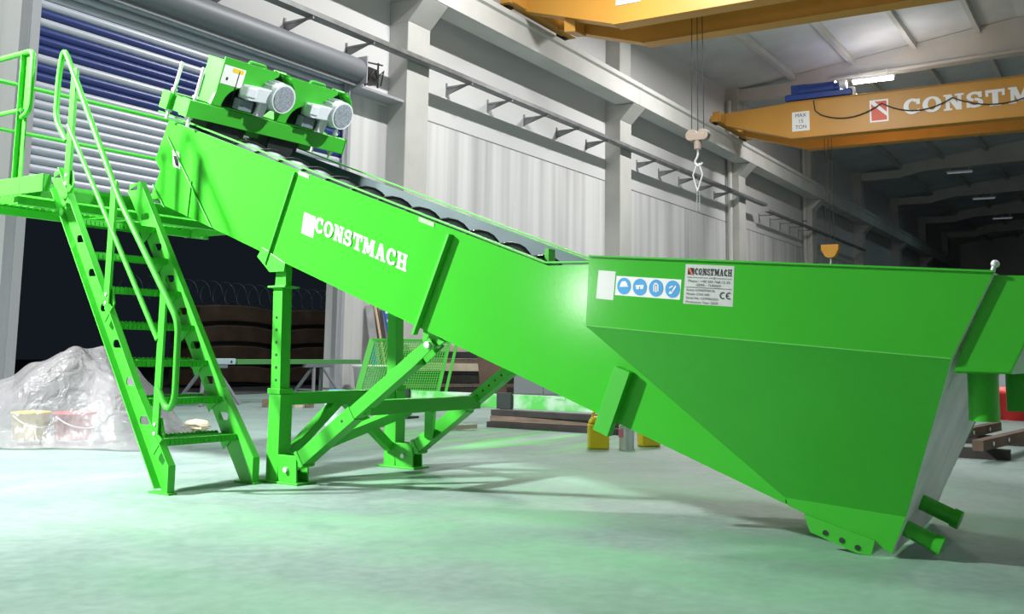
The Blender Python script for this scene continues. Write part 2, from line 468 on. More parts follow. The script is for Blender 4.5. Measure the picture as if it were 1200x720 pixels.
# ================================================================== ROOM
YW = 15.2
PIL = [-5.15, 6.85, 18.85, 30.77, 43.0, 55.0, 67.0, 79.0, 91.0, 103.0]
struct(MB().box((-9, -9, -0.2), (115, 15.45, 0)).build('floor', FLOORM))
b = MB()
b.box((-9, YW, 0), (9.40, YW + .25, 14)).box((17.18, YW, 0), (115, YW + .25, 14)).box((9.40, YW, 6.95), (17.18, YW + .25, 14))
struct(b.build('wall_back', WALLM))
struct(MB().box((-9, -9.25, 0), (115, -9, 14)).build('wall_front', WALLM))
struct(MB().box((-9.25, -9.25, 0), (-9, YW + .25, 15)).build('wall_left', WALLM))
struct(MB().box((115, -9.25, 0), (115.25, YW + .25, 15)).build('wall_right', WALLM))
# roof: two slopes
RIDGE, ZR = 3.3, 14.42
def zroof(y): return ZR - 0.132 * abs(y - RIDGE)
c = MB()
for y0, y1 in ((RIDGE, 15.45), (RIDGE, -9.25)):
    pts = [(-9.2, y0, zroof(y0)), (-9.2, y1, zroof(y1)), (-9.2, y1, zroof(y1) + .25), (-9.2, y0, zroof(y0) + .25)]
    c.prism(pts, (124.4, 0, 0))
struct(c.build('ceiling', ROOFM))
n = 0
for y in (12.2, 9.65, 7.15, 4.73, 2.0, -0.6, -3.2, -5.8):
    n += 1
    z = zroof(y)
    struct(MB().box((-9, y - .09, z - .26), (115, y + .09, z - .01)).build('beam_purlin', STEELB))
for x in PIL:
    p = MB().box((x, 14.63, 0), (x + .9, YW + .02, 8.9))
    p.prism([(x - .01, 14.63, 8.88), (x - .01, 14.10, 9.42), (x - .01, YW, 9.42), (x - .01, YW, 8.88)], (.92, 0, 0))
    p.box((x, 14.65, 9.42), (x + .9, YW + .02, zroof(14.6)))
    struct(p.build('pillar', CONC, bevel=.02))
    # gable roof girder with a bottom flange, stepped ends resting on the columns
    g = MB(); xa, xb = x + .3, x + .6
    for sgn in (1, -1):
        def Y(v): return RIDGE + sgn * (v - RIDGE)
        pts = [(Y(RIDGE), zroof(RIDGE) - .02), (Y(12.25), zroof(12.25) - .02), (Y(12.25), 12.42), (Y(10.4), 12.80), (Y(RIDGE), 13.02)]
        g.prism([(xa, a, z) for a, z in pts], (.3, 0, 0))
        g.prism([(x + .18, Y(10.6), 12.72), (x + .18, Y(RIDGE), 12.95), (x + .18, Y(RIDGE), 13.07), (x + .18, Y(10.6), 12.84)], (.54, 0, 0))
        g.box((xa - .05, min(Y(12.2), Y(14.7)), 12.35), (xb + .05, max(Y(12.2), Y(14.7)), 12.88))
    struct(g.build('beam_roof_girder', STEELB))
for i in range(len(PIL) - 1):
    x0, x1 = PIL[i] + .46, PIL[i + 1] + .44
    prof = [(14.10, 9.44), (14.10, 9.98), (14.02, 10.03), (14.02, 10.18), (14.80, 10.18), (14.80, 9.44)]
    struct(MB().prism([(x0, a, z) for a, z in prof], (x1 - x0, 0, 0)).build('beam_runway', CONCB, bevel=.01))
    struct(MB().box((x0, 14.22, 10.18), (x1, 14.28, 10.24)).build('trim_crane_rail', DARK))
    if PIL[i] > 10:
        struct(MB().box((PIL[i] + .9, YW - .006, 6.795), (PIL[i + 1], YW + .01, 6.825)).build('trim_panel_joint', TRAYM))

# ---- roller shutter door in the back wall
d1 = thing('door_1', 'roller shutter with blue and white slats, rolled half up', 'roller door', (13.3, 15.1, 0)); d1['kind'] = 'structure'
OFFD = (13.3, 15.1, 0)
def slat_strip(mb, z, h=.153, y=15.10):
    nseg = 6; vs = []
    for k in range(nseg + 1):
        t = k / nseg; vs.append((y - .032 * math.sin(math.pi * t) ** .7, z - h * (.06 + .88 * t)))
    vs.append((y + .012, z - h))
    m = len(vs); P = [(9.45, a, c) for a, c in vs] + [(17.15, a, c) for a, c in vs]
    mb.add(P, [(k, k + 1, m + k + 1, m + k) for k in range(m - 1)], True)
wmb, bmb = MB(), MB(); z = 7.23; idx = 0
while z > 3.3:
    blue = any(lo < z - .076 < hi for lo, hi in ((6.31, 6.48), (5.70, 6.17), (5.30, 5.49)))
    slat_strip(bmb if blue else wmb, z); z -= .153
wmb.build('slat_curtain', SLATW, d1, OFFD)
bmb.build('blue_slats', SLATB, d1, OFFD)['label'] = 'dark blue slats'
MB().box((9.45, 15.07, 3.2), (17.15, 15.13, 3.33)).build('bottom_bar', RAILM, d1, OFFD)
MB().cyl((9.5, 14.88, 7.28), (17.3, 14.88, 7.28), .29, n=28).box((9.5, 14.82, 6.9), (17.2, 14.84, 7.3)).build('shutter_drum', SLATG, d1, OFFD)
for xx in (9.34, 17.12):
    g = MB().box((xx, 14.98, 0), (xx + .16, 15.2, 7.0)).box((xx + (.16 if xx < 10 else -.07), 15.0, 0), (xx + (.22 if xx < 10 else 0), 15.03, 7.0)).box((xx + .03, 14.955, 0), (xx + .07, 14.98, 7.0))
    g.build('guide_rail', RAILM, d1, OFFD)
MB().box((17.30, 14.58, 6.96), (17.33, 15.19, 7.60)).build('drum_bracket', RAILM, d1, OFFD, .004)
mb = MB().box((17.5, 14.72, 7.08), (17.9, 15.0, 7.42)).cyl((17.3, 14.86, 7.25), (17.55, 14.86, 7.25), .14).bar((17.45, 14.7, 7.5), (18.0, 14.7, 7.56), .03, .03).bar((17.9, 14.75, 7.0), (17.9, 14.75, 7.6), .03, .03).bar((17.45, 14.75, 6.95), (17.45, 14.75, 7.5), .03, .03).tube([(17.5, 14.7, 7.1), (17.6, 14.6, 7.35), (17.75, 14.65, 7.2), (17.95, 14.62, 7.4), (17.95, 14.7, 7.05)], .018)
mb.build('shutter_motor', BLACK, d1, OFFD)
struct(MB().box((17.25, 14.7, 6.86), (19.2, YW, 6.92)).build('trim_ledge', RAILM))

# ---- outside the door at night
struct(MB().box((-40, 15.45, -0.25), (130, 60, -0.03)).build('ground', mat('asphalt', (0.05, 0.055, 0.055), 0.9, var=0.3, vscale=4)))

# ================================================================== MACHINE
ORG = Vector((5.36502, 5.18901, 0)); MY = -0.0436754
RM = Matrix.Rotation(MY, 3, 'Z')
def mloc(p): return ORG + RM @ Vector(p)
def mthing(name, label, cat, off, group=None):
    return thing(name, label, cat, mloc(off), MY, group)
ZT = lambda y: 2.283 + .369 * y
ZB = lambda y: 1.5475 + .369 * y
WD = 1.25
OM = (0.6, -1.2, 0)
sw = mthing('sand_washer', 'huge bright green inclined sand washer with a screw trough and a deep hopper tank', 'machine', OM)
def mp(mb, name, m, bevel=0.0, parent=None, solid=0.0): return mb.build(name, m, parent or sw, OM if parent is None or parent is sw else OM, bevel, solid)

# trough side plates
end = [(1.467, 2.79), (1.618, 2.477), (1.542, 2.378), (1.655, 2.16), (1.439, 2.074), (.861, 1.865)]
side = end + [(-3.642, ZB(-3.642)), (-3.642, .237), (-2.73, 1.08), (-2.73, 1.463), (-2.21, 1.465)]
for lx, nm in ((0, 'trough_side'), (WD - .008, 'trough_side')):
    mp(MB().prism([(lx, a, z) for a, z in side], (.008, 0, 0)), nm, GREEN)
mp(MB().prism([(.008, .861, 1.865), (.008, -4.0, ZB(-4.0)), (.008, -4.0, ZB(-4.0) + .008), (.008, .861, 1.873)], (WD - .016, 0, 0)).prism([(.008, 1.439, 2.074), (.008, .861, 1.865), (.008, .861, 1.873), (.008, 1.439, 2.082)], (WD - .016, 0, 0)).prism([(.008, 1.64, 2.17), (.008, 1.54, 2.378), (.008, 1.60, 2.47), (.008, 1.46, 2.78), (.008, 1.45, 2.78), (.008, 1.59, 2.47), (.008, 1.53, 2.378), (.008, 1.63, 2.17)], (WD - .016, 0, 0)), 'trough_bottom', GREEN)
# liner inside
ln = MB()
for lx in (.012, WD - .018):
    ln.prism([(lx, 1.43, 2.78), (lx, -2.2, 1.46), (lx, -2.72, 1.455), (lx, -2.72, 1.08), (lx, -3.62, .25), (lx, -3.6, .235), (lx, .86, 1.885), (lx, 1.42, 2.09)], (.006, 0, 0))
ln.prism([(.02, .86, 1.876), (.02, -3.9, ZB(-3.9) + .012), (.02, -3.9, ZB(-3.9) + .02), (.02, .86, 1.884)], (WD - .04, 0, 0))
mp(ln, 'trough_liner', LINER)['label'] = 'grey teal inner lining'
# top flanges
for lx in (-.012, WD - .028):
    f = MB().prism([(lx, 1.60, 2.876), (lx, -2.19, 1.478), (lx, -2.19, 1.490), (lx, 1.60, 2.888)], (.04, 0, 0))
    f.prism([(lx, -2.19, 1.478), (lx, -2.74, 1.462), (lx, -2.74, 1.474), (lx, -2.19, 1.490)], (.04, 0, 0))
    mp(f, 'top_flange', GREEN2, .003)
mp(MB().prism([(-.004, -.06, 2.235), (-.004, -.17, 2.195), (-.004, -.17, 2.165), (-.004, -.06, 2.205)], (.004, 0, 0)).prism([(-.004, -1.20, 1.825), (-.004, -1.33, 1.777), (-.004, -1.33, 1.747), (-.004, -1.20, 1.795)], (.004, 0, 0)), 'lug', mat('pale_green', (.30, .55, .26), .5))
# ribs (stiffeners), perpendicular to the slope
def rib(y_top, z_top, y_bot, z_bot, th, proud, name='stiffener_rib'):
    a = Vector((0, y_top, z_top)); c = Vector((0, y_bot, z_bot)); s = Vector((0, .938, .346)) * th / 2
    for lx, vec in ((-proud, proud), (WD, proud)):
        mp(MB().prism([Vector((lx, 0, 0)) + p for p in (a - s, a + s, c + s, c - s)], (vec, 0, 0)), name, GREEN2, .002)
rib(-.035, 2.226, .235, 1.56, .012, .024)
rib(-1.48, 1.692, -1.205, 1.05, .02, .045)
rib(-2.74, .86, -2.60, .50, .10, .055)
rib(1.458, 2.653, .861, 1.874, .012, .022, 'end_rib')
rib(1.609, 2.263, 1.449, 2.068, .012, .022, 'end_rib')
rib(1.136, 2.259, 1.165, 1.97, .010, .012, 'end_rib')
# screws
def screw(cx, dep):
    cy0, cy1 = -3.0, 1.05; R, r0, pitch = .285, .07, .256
    dz = .938; ax = Vector((0, .938, .346)); nn = Vector((0, -.346, .938)); xx = Vector((1, 0, 0))
    base = Vector((cx, 0, ZT(0) - dep / .938))
    L0, L1 = cy0 / .938, cy1 / .938
    sh = mp(MB().cyl(base + ax * L0, base + ax * L1, r0, n=20), 'screw_shaft', STEELG)
    N = int((L1 - L0) / (pitch / .938) * 26)
    vi = []; rim = []
    for k in range(N + 1):
        t = 2 * math.pi * k / 26; s = L0 + (pitch / .938) * k / 26
        e = xx * cs(t) + nn * sn(t); p = base + ax * s
        vi += [p + e * r0, p + e * (R - .01)]; rim.append((p, e))
    fl = MB().add(vi, [(2 * k, 2 * k + 1, 2 * k + 3, 2 * k + 2) for k in range(N)], True)
    mp(fl, 'screw_flight', STEELG, parent=sh, solid=.01)
    rv = []
    for p, e in rim:
        rv += [p + e * (R - .016) - ax * .009, p + e * R - ax * .009, p + e * R + ax * .009, p + e * (R - .016) + ax * .009]
    rb = MB().add(rv, [(4 * k + j, 4 * k + (j + 1) % 4, 4 * k + 4 + (j + 1) % 4, 4 * k + 4 + j) for k in range(N) for j in range(4)], False)
    mp(rb, 'wear_edge', BLACK, parent=sh)
screw(.318, .262); screw(.932, .37)
mp(MB().box((.26, -2.05, 1.50), (.34, -2.02, 1.60)), 'sensor_bracket', GREEN2)
# hopper
FL = .42
def hop(sd):  # sd 0 near, 1 far
    X = (lambda v: -v) if sd == 0 else (lambda v: WD + v)
    q = .08 if sd else 0.0
    band = [(X(FL), -2.735, 1.462), (X(FL), -2.717, 1.092), (X(FL), -4.534 + q, .946), (X(FL), -4.717 + q, 1.316)]
    low = [(X(FL), -2.717, 1.092), (X(0), -3.642, .237), (X(0), -4.228 + q, .199), (X(FL), -4.534 + q, .946)]
    clo = [(X(FL), -2.735, 1.462), (X(FL), -2.717, 1.092), (X(0), -2.735, 1.462)]
    clo2 = [(X(FL), -2.717, 1.092), (X(0), -3.642, .237), (X(0), -2.735, 1.462)]
    toe = [(X(0), -3.642, .237), (X(0), -3.66, ZB(-3.66)), (X(0), -4.03, .065), (X(0), -4.075, .075), (X(0), -4.156 + q, .018), (X(0), -4.228 + q, .199)]
    m = MB().add(band, [(0, 1, 2, 3)]).add(low, [(0, 1, 2, 3)]).add(clo, [(0, 1, 2)]).add(clo2, [(0, 1, 2)]).add(toe, [list(range(6))])
    return m
for sd in (0, 1):
    mp(hop(sd), 'hopper_side', GREEN, solid=.008)
    xf = -FL if sd == 0 else WD + FL
    s_ = -1 if sd == 0 else 1
    mp(MB().bar((xf, -2.735, 1.466), (xf, -4.717, 1.320), .03, .01), 'rim_flange', GREEN2, .002)
    xw = xf + s_ * .003
    mp(MB().tube([(xw, -2.717, 1.093), (xw, -3.3, 1.045), (xw, -4.534, .947)], .003, 6), 'weld_seam', mat('weld_%d' % sd, (0.16, 0.6, 0.12), .3))
    lx = 0 if sd == 0 else WD - .012
    fp = MB().prism([(lx - .012, a, z) for a, z in ((-3.74, .165), (-3.77, .080), (-4.0, .004), (-4.062, .0), (-4.082, .075))], (.012, 0, 0))
    mp(fp, 'foot_plate', GREEN2)
    bh = MB()
    for a, z in ((-3.845, .085), (-3.925, .058), (-4.0, .032)): bh.cyl((lx - .016, a, z), (lx, a, z), .013, n=12)
    mp(bh, 'bolt_hole', DARK)
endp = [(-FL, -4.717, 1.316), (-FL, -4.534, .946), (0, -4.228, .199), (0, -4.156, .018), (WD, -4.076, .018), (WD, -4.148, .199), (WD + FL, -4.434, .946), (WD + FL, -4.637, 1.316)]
mp(MB().add(endp, [(0, 1, 6, 7), (1, 2, 5, 6), (2, 3, 4, 5)]), 'hopper_end_plate', PALE, solid=.008)['label'] = 'pale end plate'
# overflow launder on the end, its two outlets
bx = MB(); xa, xb = -FL + .02, WD + FL - .02
prof = [(-4.70, 1.306), (-4.535, .886), (-4.760, .886), (-4.955, 1.296)]
bx.prism([(xa, a, z) for a, z in prof], (.008, 0, 0)).prism([(xb, a, z) for a, z in prof], (.008, 0, 0))
bx.prism([(xa, -4.76, .886), (xa, -4.955, 1.296), (xa, -4.947, 1.296), (xa, -4.752, .886)], (xb - xa, 0, 0)).prism([(xa, -4.54, .886), (xa, -4.76, .886), (xa, -4.76, .894), (xa, -4.54, .894)], (xb - xa, 0, 0))
mp(bx, 'overflow_launder', GREEN)
for lx in (-.20, .88):
    mp(MB().cyl((lx, -4.62, .89), (lx, -4.62, .675), .064, n=28), 'outlet_pipe', GREEN)
for lx, y, z in ((.36, -4.225, .225), (.10, -4.19, .135)):
    a = Vector((lx, y, z)); d_ = Vector((0, -.925, -.38))
    mp(MB().cyl(a - d_ * .02, a + d_ * .17, .040, n=20).cyl(a + d_ * .15, a + d_ * .19, .047, n=20), 'drain_pipe', GREEN)
mp(MB().cyl((-FL + .03, -4.70, 1.30), (-FL + .03, -4.715, 1.35), .010, n=10).ball((-FL + .03, -4.718, 1.355), .018), 'lifting_bolt', ZINC)
# nameplate and safety stickers on the hopper band (plane lx = -FL)
NV = Vector((-1, 0, 0)); XO = -FL - .0045
def onband(y, z, o=0): return Vector((XO - o, y, z))
def quad(a, b_, c_, d_, o=0): return MB().add([onband(*a, o), onband(*b_, o), onband(*c_, o), onband(*d_, o)], [(3, 2, 1, 0)])
mp(quad((-2.793, 1.387), (-2.896, 1.377), (-2.881, 1.226), (-2.778, 1.237)), 'notice_sticker', PLATE)['label'] = 'small pale notice sticker'
ss = mp(quad((-2.901, 1.354), (-3.272, 1.324), (-3.262, 1.222), (-2.891, 1.253)), 'safety_sticker', WHITE)
ss['label'] = 'white sticker with four round blue pictograms'
dm, pm = MB(), MB()
for k in range(4):
    cy = -2.945 - .0925 * k; cz = 1.299 - .0074 * k
    vs = [onband(cy + .040 * cs(t * math.pi / 14), cz + .044 * sn(t * math.pi / 14), .0012) for t in range(28)]
    dm.add(vs, [list(range(28))])
    def pic(poly): pm.add([onband(cy - a * .04, cz + c_ * .044, .0022) for a, c_ in poly], [list(range(len(poly)))])
    if k == 0: pic([(-.55, .0), (.55, .0), (.5, .3), (.25, .58), (-.25, .58), (-.5, .3)]); pic([(-.65, -.1), (.65, -.1), (.65, 0), (-.65, 0)])
    if k == 1: pic([(-.6, .05), (.6, .05), (.6, .25), (-.6, .25)]); pic([(-.5, -.25), (-.1, -.25), (-.05, .05), (-.55, .05)]); pic([(.1, -.25), (.5, -.25), (.55, .05), (.05, .05)])
    if k == 2: pic([(-.38, -.4), (-.2, -.4), (-.2, .4), (-.38, .4)]); pic([(.2, -.4), (.38, -.4), (.38, .4), (.2, .4)]); pic([(-.3, .4), (.3, .4), (.2, .6), (-.2, .6)]); pic([(-.1, -.5), (.1, -.5), (.1, .3), (-.1, .3)])
    if k == 3: pic([(-.55, -.5), (-.2, -.6), (.1, -.35), (-.35, -.2)]); pic([(-.1, -.2), (.4, .45), (.55, .3), (.1, -.3)]); pic([(-.5, .2), (.0, .45), (.1, .3), (-.4, .05)])
mp(dm, 'pictogram_disc', SIGNBLUE, parent=ss); mp(pm, 'pictogram', WHITE, parent=ss)
npl = mp(quad((-3.296, 1.402), (-3.554, 1.383), (-3.543, 1.183), (-3.280, 1.203)), 'nameplate', PLATE)
npl['label'] = 'silver nameplate with black printed lettering'
u = Vector((0, -.9972, -.0745)); v = Vector((0, -.07, .9975)); lift = NV * .0022
def npos(a, c_): return onband(-3.296, 1.402) + u * a - v * c_
tx = MB(); word(tx, 'CONSTMACH', npos(.052, .052), u, v, .196, .034, lift * .3)
text_mesh(tx, 'www.constmach.com  info@constmach.com', npos(.012, .068), u, v, .008, lift, .234)
text_mesh(tx, 'Phone : +90 543 768 12 33', npos(.018, .089), u, v, .012, lift, .222)
text_mesh(tx, 'IZMIR - TURKEY', npos(.062, .108), u, v, .012, lift, .134)
for i, t_ in enumerate(('Brand: CONSTMACH', 'Model: CSW 600', 'Serial No: CSW060201', 'Production Year: 2020')):
    text_mesh(tx, t_, npos(.012, .134 + .020 * i), u, v, .011, lift, (.15, .125, .17, .17)[i])
tx.add([npos(.008, .114) + lift, npos(.250, .114) + lift, npos(.250, .116) + lift, npos(.008, .116) + lift], [(0, 1, 2, 3)])
def ringseg(mb, cx, cy, r, a0, a1, t):
    for k in range(12):
        p = math.radians(a0 + (a1 - a0) * k / 12); q = math.radians(a0 + (a1 - a0) * (k + 1) / 12)
        mb.add([npos(cx + (r - t) * cs(p), cy - (r - t) * sn(p)) + lift, npos(cx + r * cs(p), cy - r * sn(p)) + lift, npos(cx + r * cs(q), cy - r * sn(q)) + lift, npos(cx + (r - t) * cs(q), cy - (r - t) * sn(q)) + lift], [(0, 1, 2, 3)])
ringseg(tx, .208, .148, .017, 60, 300, .005); ringseg(tx, .240, .148, .017, 60, 300, .005)
tx.add([npos(.223, .1455) + lift, npos(.238, .1455) + lift, npos(.238, .1505) + lift, npos(.223, .1505) + lift], [(0, 1, 2, 3)])
mp(tx, 'lettering', INK, parent=npl)
em = MB().add([npos(.014, .018) + lift, npos(.046, .018) + lift, npos(.046, .052) + lift, npos(.014, .052) + lift], [(0, 1, 2, 3)])
mp(em, 'emblem', INK, parent=npl)
mp(MB().add([npos(.014, .018) + lift * 1.4, npos(.026, .018) + lift * 1.4, npos(.046, .052) + lift * 1.4, npos(.034, .052) + lift * 1.4], [(0, 1, 2, 3)]), 'emblem_band', RED, parent=npl)
# white lettering on the trough side (plane lx = 0)
us = Vector((0, -.938, -.346)); vs_ = Vector((0, -.25, .968)).normalized()
lg = MB(); P0 = Vector((-.003, -.136, 1.925)); w_, h_ = us * .125, Vector((0, .022, -.15))
lg.add([P0, P0 + w_, P0 + w_ + h_, P0 + h_], [(3, 2, 1, 0)])
word(lg, 'CONSTMACH', Vector((0, -.245, 1.778)), us, Vector((0, -.10, .995)), .915, .112, (-.001, 0, 0))
mp(lg, 'side_lettering', WHITE)['label'] = 'white lettering and emblem block'
ws = mp(MB().add([(-.004, 1.40, 2.535), (-.004, 1.31, 2.505), (-.004, 1.285, 2.365), (-.004, 1.375, 2.395)], [(3, 2, 1, 0)]), 'warning_sticker', WHITE)
wk = MB().add([(-.005, 1.385, 2.49), (-.005, 1.325, 2.472), (-.005, 1.305, 2.39), (-.005, 1.345, 2.402)], [(3, 2, 1, 0)]); mp(wk, 'warning_print', INK, parent=ws)

# ---- drive unit on the upper end; frame s (up-slope), n (normal), x
DS = Vector((0, .938, .346)); DN = Vector((0, -.346, .938)); DO = Vector((0, 1.15, ZT(1.15)))
def D(x, s, n_): return DO + Vector((x, 0, 0)) + DS * s + DN * n_
for s in (.0, .27):
    t_ = MB().bar(D(-.13, s, .13), D(1.63, s, .13), .09, .135, DN)
    mp(t_, 'drive_beam', GREEN2, .004)
cap = MB()
for s in (0, .27):
    for xx in (-.133, 1.633): cap.bar(D(xx - .003, s, .13), D(xx + .003, s, .13), .10, .145, DN)
mp(cap, 'beam_end_cap', GREEN2)
mp(MB().bar(D(-.085, -.02, .13), D(-.085, .29, .13), .012, .125, DN).bar(D(1.58, -.02, .13), D(1.58, .29, .13), .012, .125, DN), 'tie_plate', GREEN2)
for xx, s, n1 in ((-.07, .27, .46), (-.06, -.0, .47), (1.52, 0, .34), (1.55, .27, .36)):
    rd = MB().cyl(D(xx, s, -.02), D(xx, s, n1), .014, n=12)
    for q in (.04, .215): rd.cyl(D(xx, s, q), D(xx, s, q + .02), .026, n=6)
    mp(rd, 'threaded_rod', ZINC)
for cx in (.318, .932):
    bh = MB().bar(D(cx - .2, .16, .03), D(cx + .2, .16, .03), .30, .10, DN).cyl(D(cx, .0, .0), D(cx, .34, .0), .15, n=24)
    mp(bh, 'bearing_block', DARK, .006)
    mp(MB().box(*[tuple(q) for q in (D(cx + .23, .02, -.0), D(cx + .33, .0, .10))][:2]) if False else MB().bar(D(cx + .22, .05, .05), D(cx + .36, .05, .05), .06, .07, DN), 'bearing_bracket', GREEN2)
def drive(x0, i):
    wd_, h0, h1 = .58, .205, .575
    # hood: outer box open at the front right; front plate with cut-out
    hood = MB()
    hood.bar(D(x0, .08, (h0 + h1) / 2), D(x0 + .006, .08, (h0 + h1) / 2), .20, h1 - h0, DN)     # near side
    hood.bar(D(x0, .08, h1), D(x0 + wd_, .08, h1), .22, .008, DN)                                # top
    fp = [(0, h0), (0, h1 + .03), (wd_, h1 + .03), (wd_, h1 - .0), (wd_ - .08, h1 - .06), (wd_ - .12, h1 - .20), (wd_ - .16, h1 - .23)]
    fp += [(.275 + .19 * cs(math.radians(a)), h0 + .0 + .19 * sn(math.radians(a))) for a in range(60, 181, 12)]
    hood.prism([D(x0 + a, -.03, n_) for a, n_ in fp], DS * .012)
    hd = mp(hood, 'drive_guard', GREEN2, .003)
    mp(MB().prism([D(x0 + a, -.032, n_) for a, n_ in ((-.02, h0), (-.005, h0), (.05, h1 - .10), (.035, h1 - .10))], DS * .03), 'edge_fold', GREEN2, parent=hd)
    # dark panel standing in for the shaded inside behind the cut-out
    mp(MB().prism([D(x0 + a, .06, n_) for a, n_ in ((.06, h0), (.06, h0 + .18), (.32, h0 + .28), (.40, h1 - .02), (.48, h1 + .02), (.66, h1 + .02), (.75, h1 - .06), (.75, h0 + .16), (.62, h0 + .02), (.5, h0))], DS * .02), 'guard_shade_panel', DARK, parent=hd)
    # octagonal belt guard fin at the right
    fin = MB()
    pts = [(.60, h1 + .04), (.67, h1 + .025), (.745, h1 - .06), (.745, h1 - .24)]
    for (a, n_), (c_, m_) in zip(pts, pts[1:]): fin.bar(D(x0 + a, .0, n_), D(x0 + c_, .0, m_), .012, .16, DS)
    mp(fin, 'belt_guard', GREEN2, parent=hd)
    mp(MB().tube([D(x0 + .34, .1, h1), D(x0 + .35, .1, h1 + .05), D(x0 + .52, .1, h1 + .05), D(x0 + .53, .1, h1)], .012, 8, bend=.02), 'lift_handle', GREEN2, parent=hd)
    mx_ = x0 + .55; mn = h1 - .165
    mo = MB().cyl(D(mx_, .05, mn), D(mx_, -.13, mn), .118, n=28).cyl(D(mx_, -.13, mn), D(mx_, -.20, mn), .124, n=28)
    for k in range(18):
        t = 2 * math.pi * k / 18; e = Vector((1, 0, 0)) * cs(t) + DN * sn(t)
        mo.bar(D(mx_, .05, mn) + e * .122, D(mx_, -.12, mn) + e * .122, .006, .02, e)
    mm = mp(mo, 'motor', MOTOR, .003, parent=hd); mm['label'] = 'pale grey electric motor'
    mp(MB().cyl(D(mx_, -.198, mn), D(mx_, -.206, mn), .106, n=28), 'fan_cover', FAN, parent=mm)
    # gear reducer with terminal box in front of the round cut-out
    gr = MB().bar(D(x0 + .24, -.06, h0 + .17), D(x0 + .50, -.10, h0 + .19), .16, .12, DN).cyl(D(x0 + .26, -.06, h0 + .175), D(x0 + .26, -.15, h0 + .175), .06, n=18)
    gr.bar(D(x0 + .20, -.12, h0 + .18), D(x0 + .30, -.12, h0 + .18), .08, .08, DN)
    gr.prism([D(x0 + a, -.12, n_) for a, n_ in ((.40, h0 + .13), (.48, h0 + .13), (.46, h0 + .0), (.38, h0 + .0))], DS * .05)
    mp(gr, 'gear_reducer', MOTOR, .008, parent=hd)
    mp(MB().bar(D(x0 + .20, -.06, h0 + .06), D(x0 + .34, -.06, h0 + .06), .08, .09, DN), 'terminal_box', mat('slate_%d' % i, (.18, .23, .27), .5), .004, parent=hd)
    return hd
h1_ = drive(.09, 0); h2_ = drive(.80, 1)
lab = mp(MB().add([D(.10, -.0325, .545), D(.32, -.0325, .545), D(.32, -.0325, .39), D(.10, -.0325, .39)], [(3, 2, 1, 0)]), 'instruction_sticker', WHITE, parent=h1_)
lab['label'] = 'white sticker with a yellow warning strip'
lb2 = MB().add([D(.19, -.034, .535), D(.30, -.034, .535), D(.30, -.034, .502), D(.19, -.034, .502)], [(3, 2, 1, 0)]); mp(lb2, 'sticker_strip', YSTICK, parent=h1_)
lb3 = MB().add([D(.145, -.034, .45), D(.165, -.034, .45), D(.165, -.034, .425), D(.145, -.034, .425)], [(3, 2, 1, 0)]).bar(D(.26, -.034, .52), D(.26, -.034, .21), .006, .004, DS); mp(lb3, 'cable', INK, parent=h1_)

# ---- legs and braces
def leg(lx, nm='support_leg', holes=6):
    g = MB()
    g.bar((lx + .06, .09, .0), (lx + .06, .09, .62), .12, .12, (0, 1, 0)); g.bar((lx + .06, .10, .62), (lx + .06, .10, .66), .13, .13, (0, 1, 0))
    L_ = mp(g, nm, GREEN2, .004)
    inner = MB().bar((lx + .06, .10, .6), (lx + .06, .12, 1.40), .095, .095, (0, 1, 0))
    inner.box((lx - .015, .02, 1.385), (lx + .135, .20, 1.40))
    inner.prism([(lx + .03, .06, 1.40), (lx + .03, .17, 1.40), (lx + .03, .165, 1.52), (lx + .03, .30, 1.60), (lx + .03, .27, 1.66), (lx + .03, .06, 1.58)], (.06, 0, 0))
    inner.prism([(lx - .012, .28, 1.69), (lx - .012, .33, 1.62), (lx - .012, .19, 1.50), (lx - .012, .04, 1.50), (lx - .012, .03, 1.56)], (.012, 0, 0))
    mp(inner, 'telescopic_tube', GREEN2, .003, parent=L_)
    hm = MB()
    for k in range(holes):
        z_ = 1.17 - .09 * k; hm.cyl((lx + .010, .118 - .004 * k, z_), (lx + .014, .118 - .004 * k, z_), .011, n=10)
    if holes: mp(hm, 'adjustment_hole', DARK, parent=L_)
    ft = MB().box((lx - .02, -.19, 0), (lx + .17, .21, .016))
    ft.prism([(lx + .0, -.16, .016), (lx + .0, .02, .016), (lx + .0, .04, .20), (lx + .0, -.15, .20)], (.014, 0, 0)).prism([(lx + .11, -.16, .016), (lx + .11, .02, .016), (lx + .11, .04, .20), (lx + .11, -.15, .20)], (.014, 0, 0))
    mp(ft, 'base_plate', GREEN2, .003, parent=L_)
    mp(MB().cyl((lx - .02, -.06, .10), (lx + .15, -.06, .10), .018, n=14), 'pivot_pin', ZINC, parent=L_)
    return L_
LEGA = leg(0); LEGB = leg(1.27, holes=0)
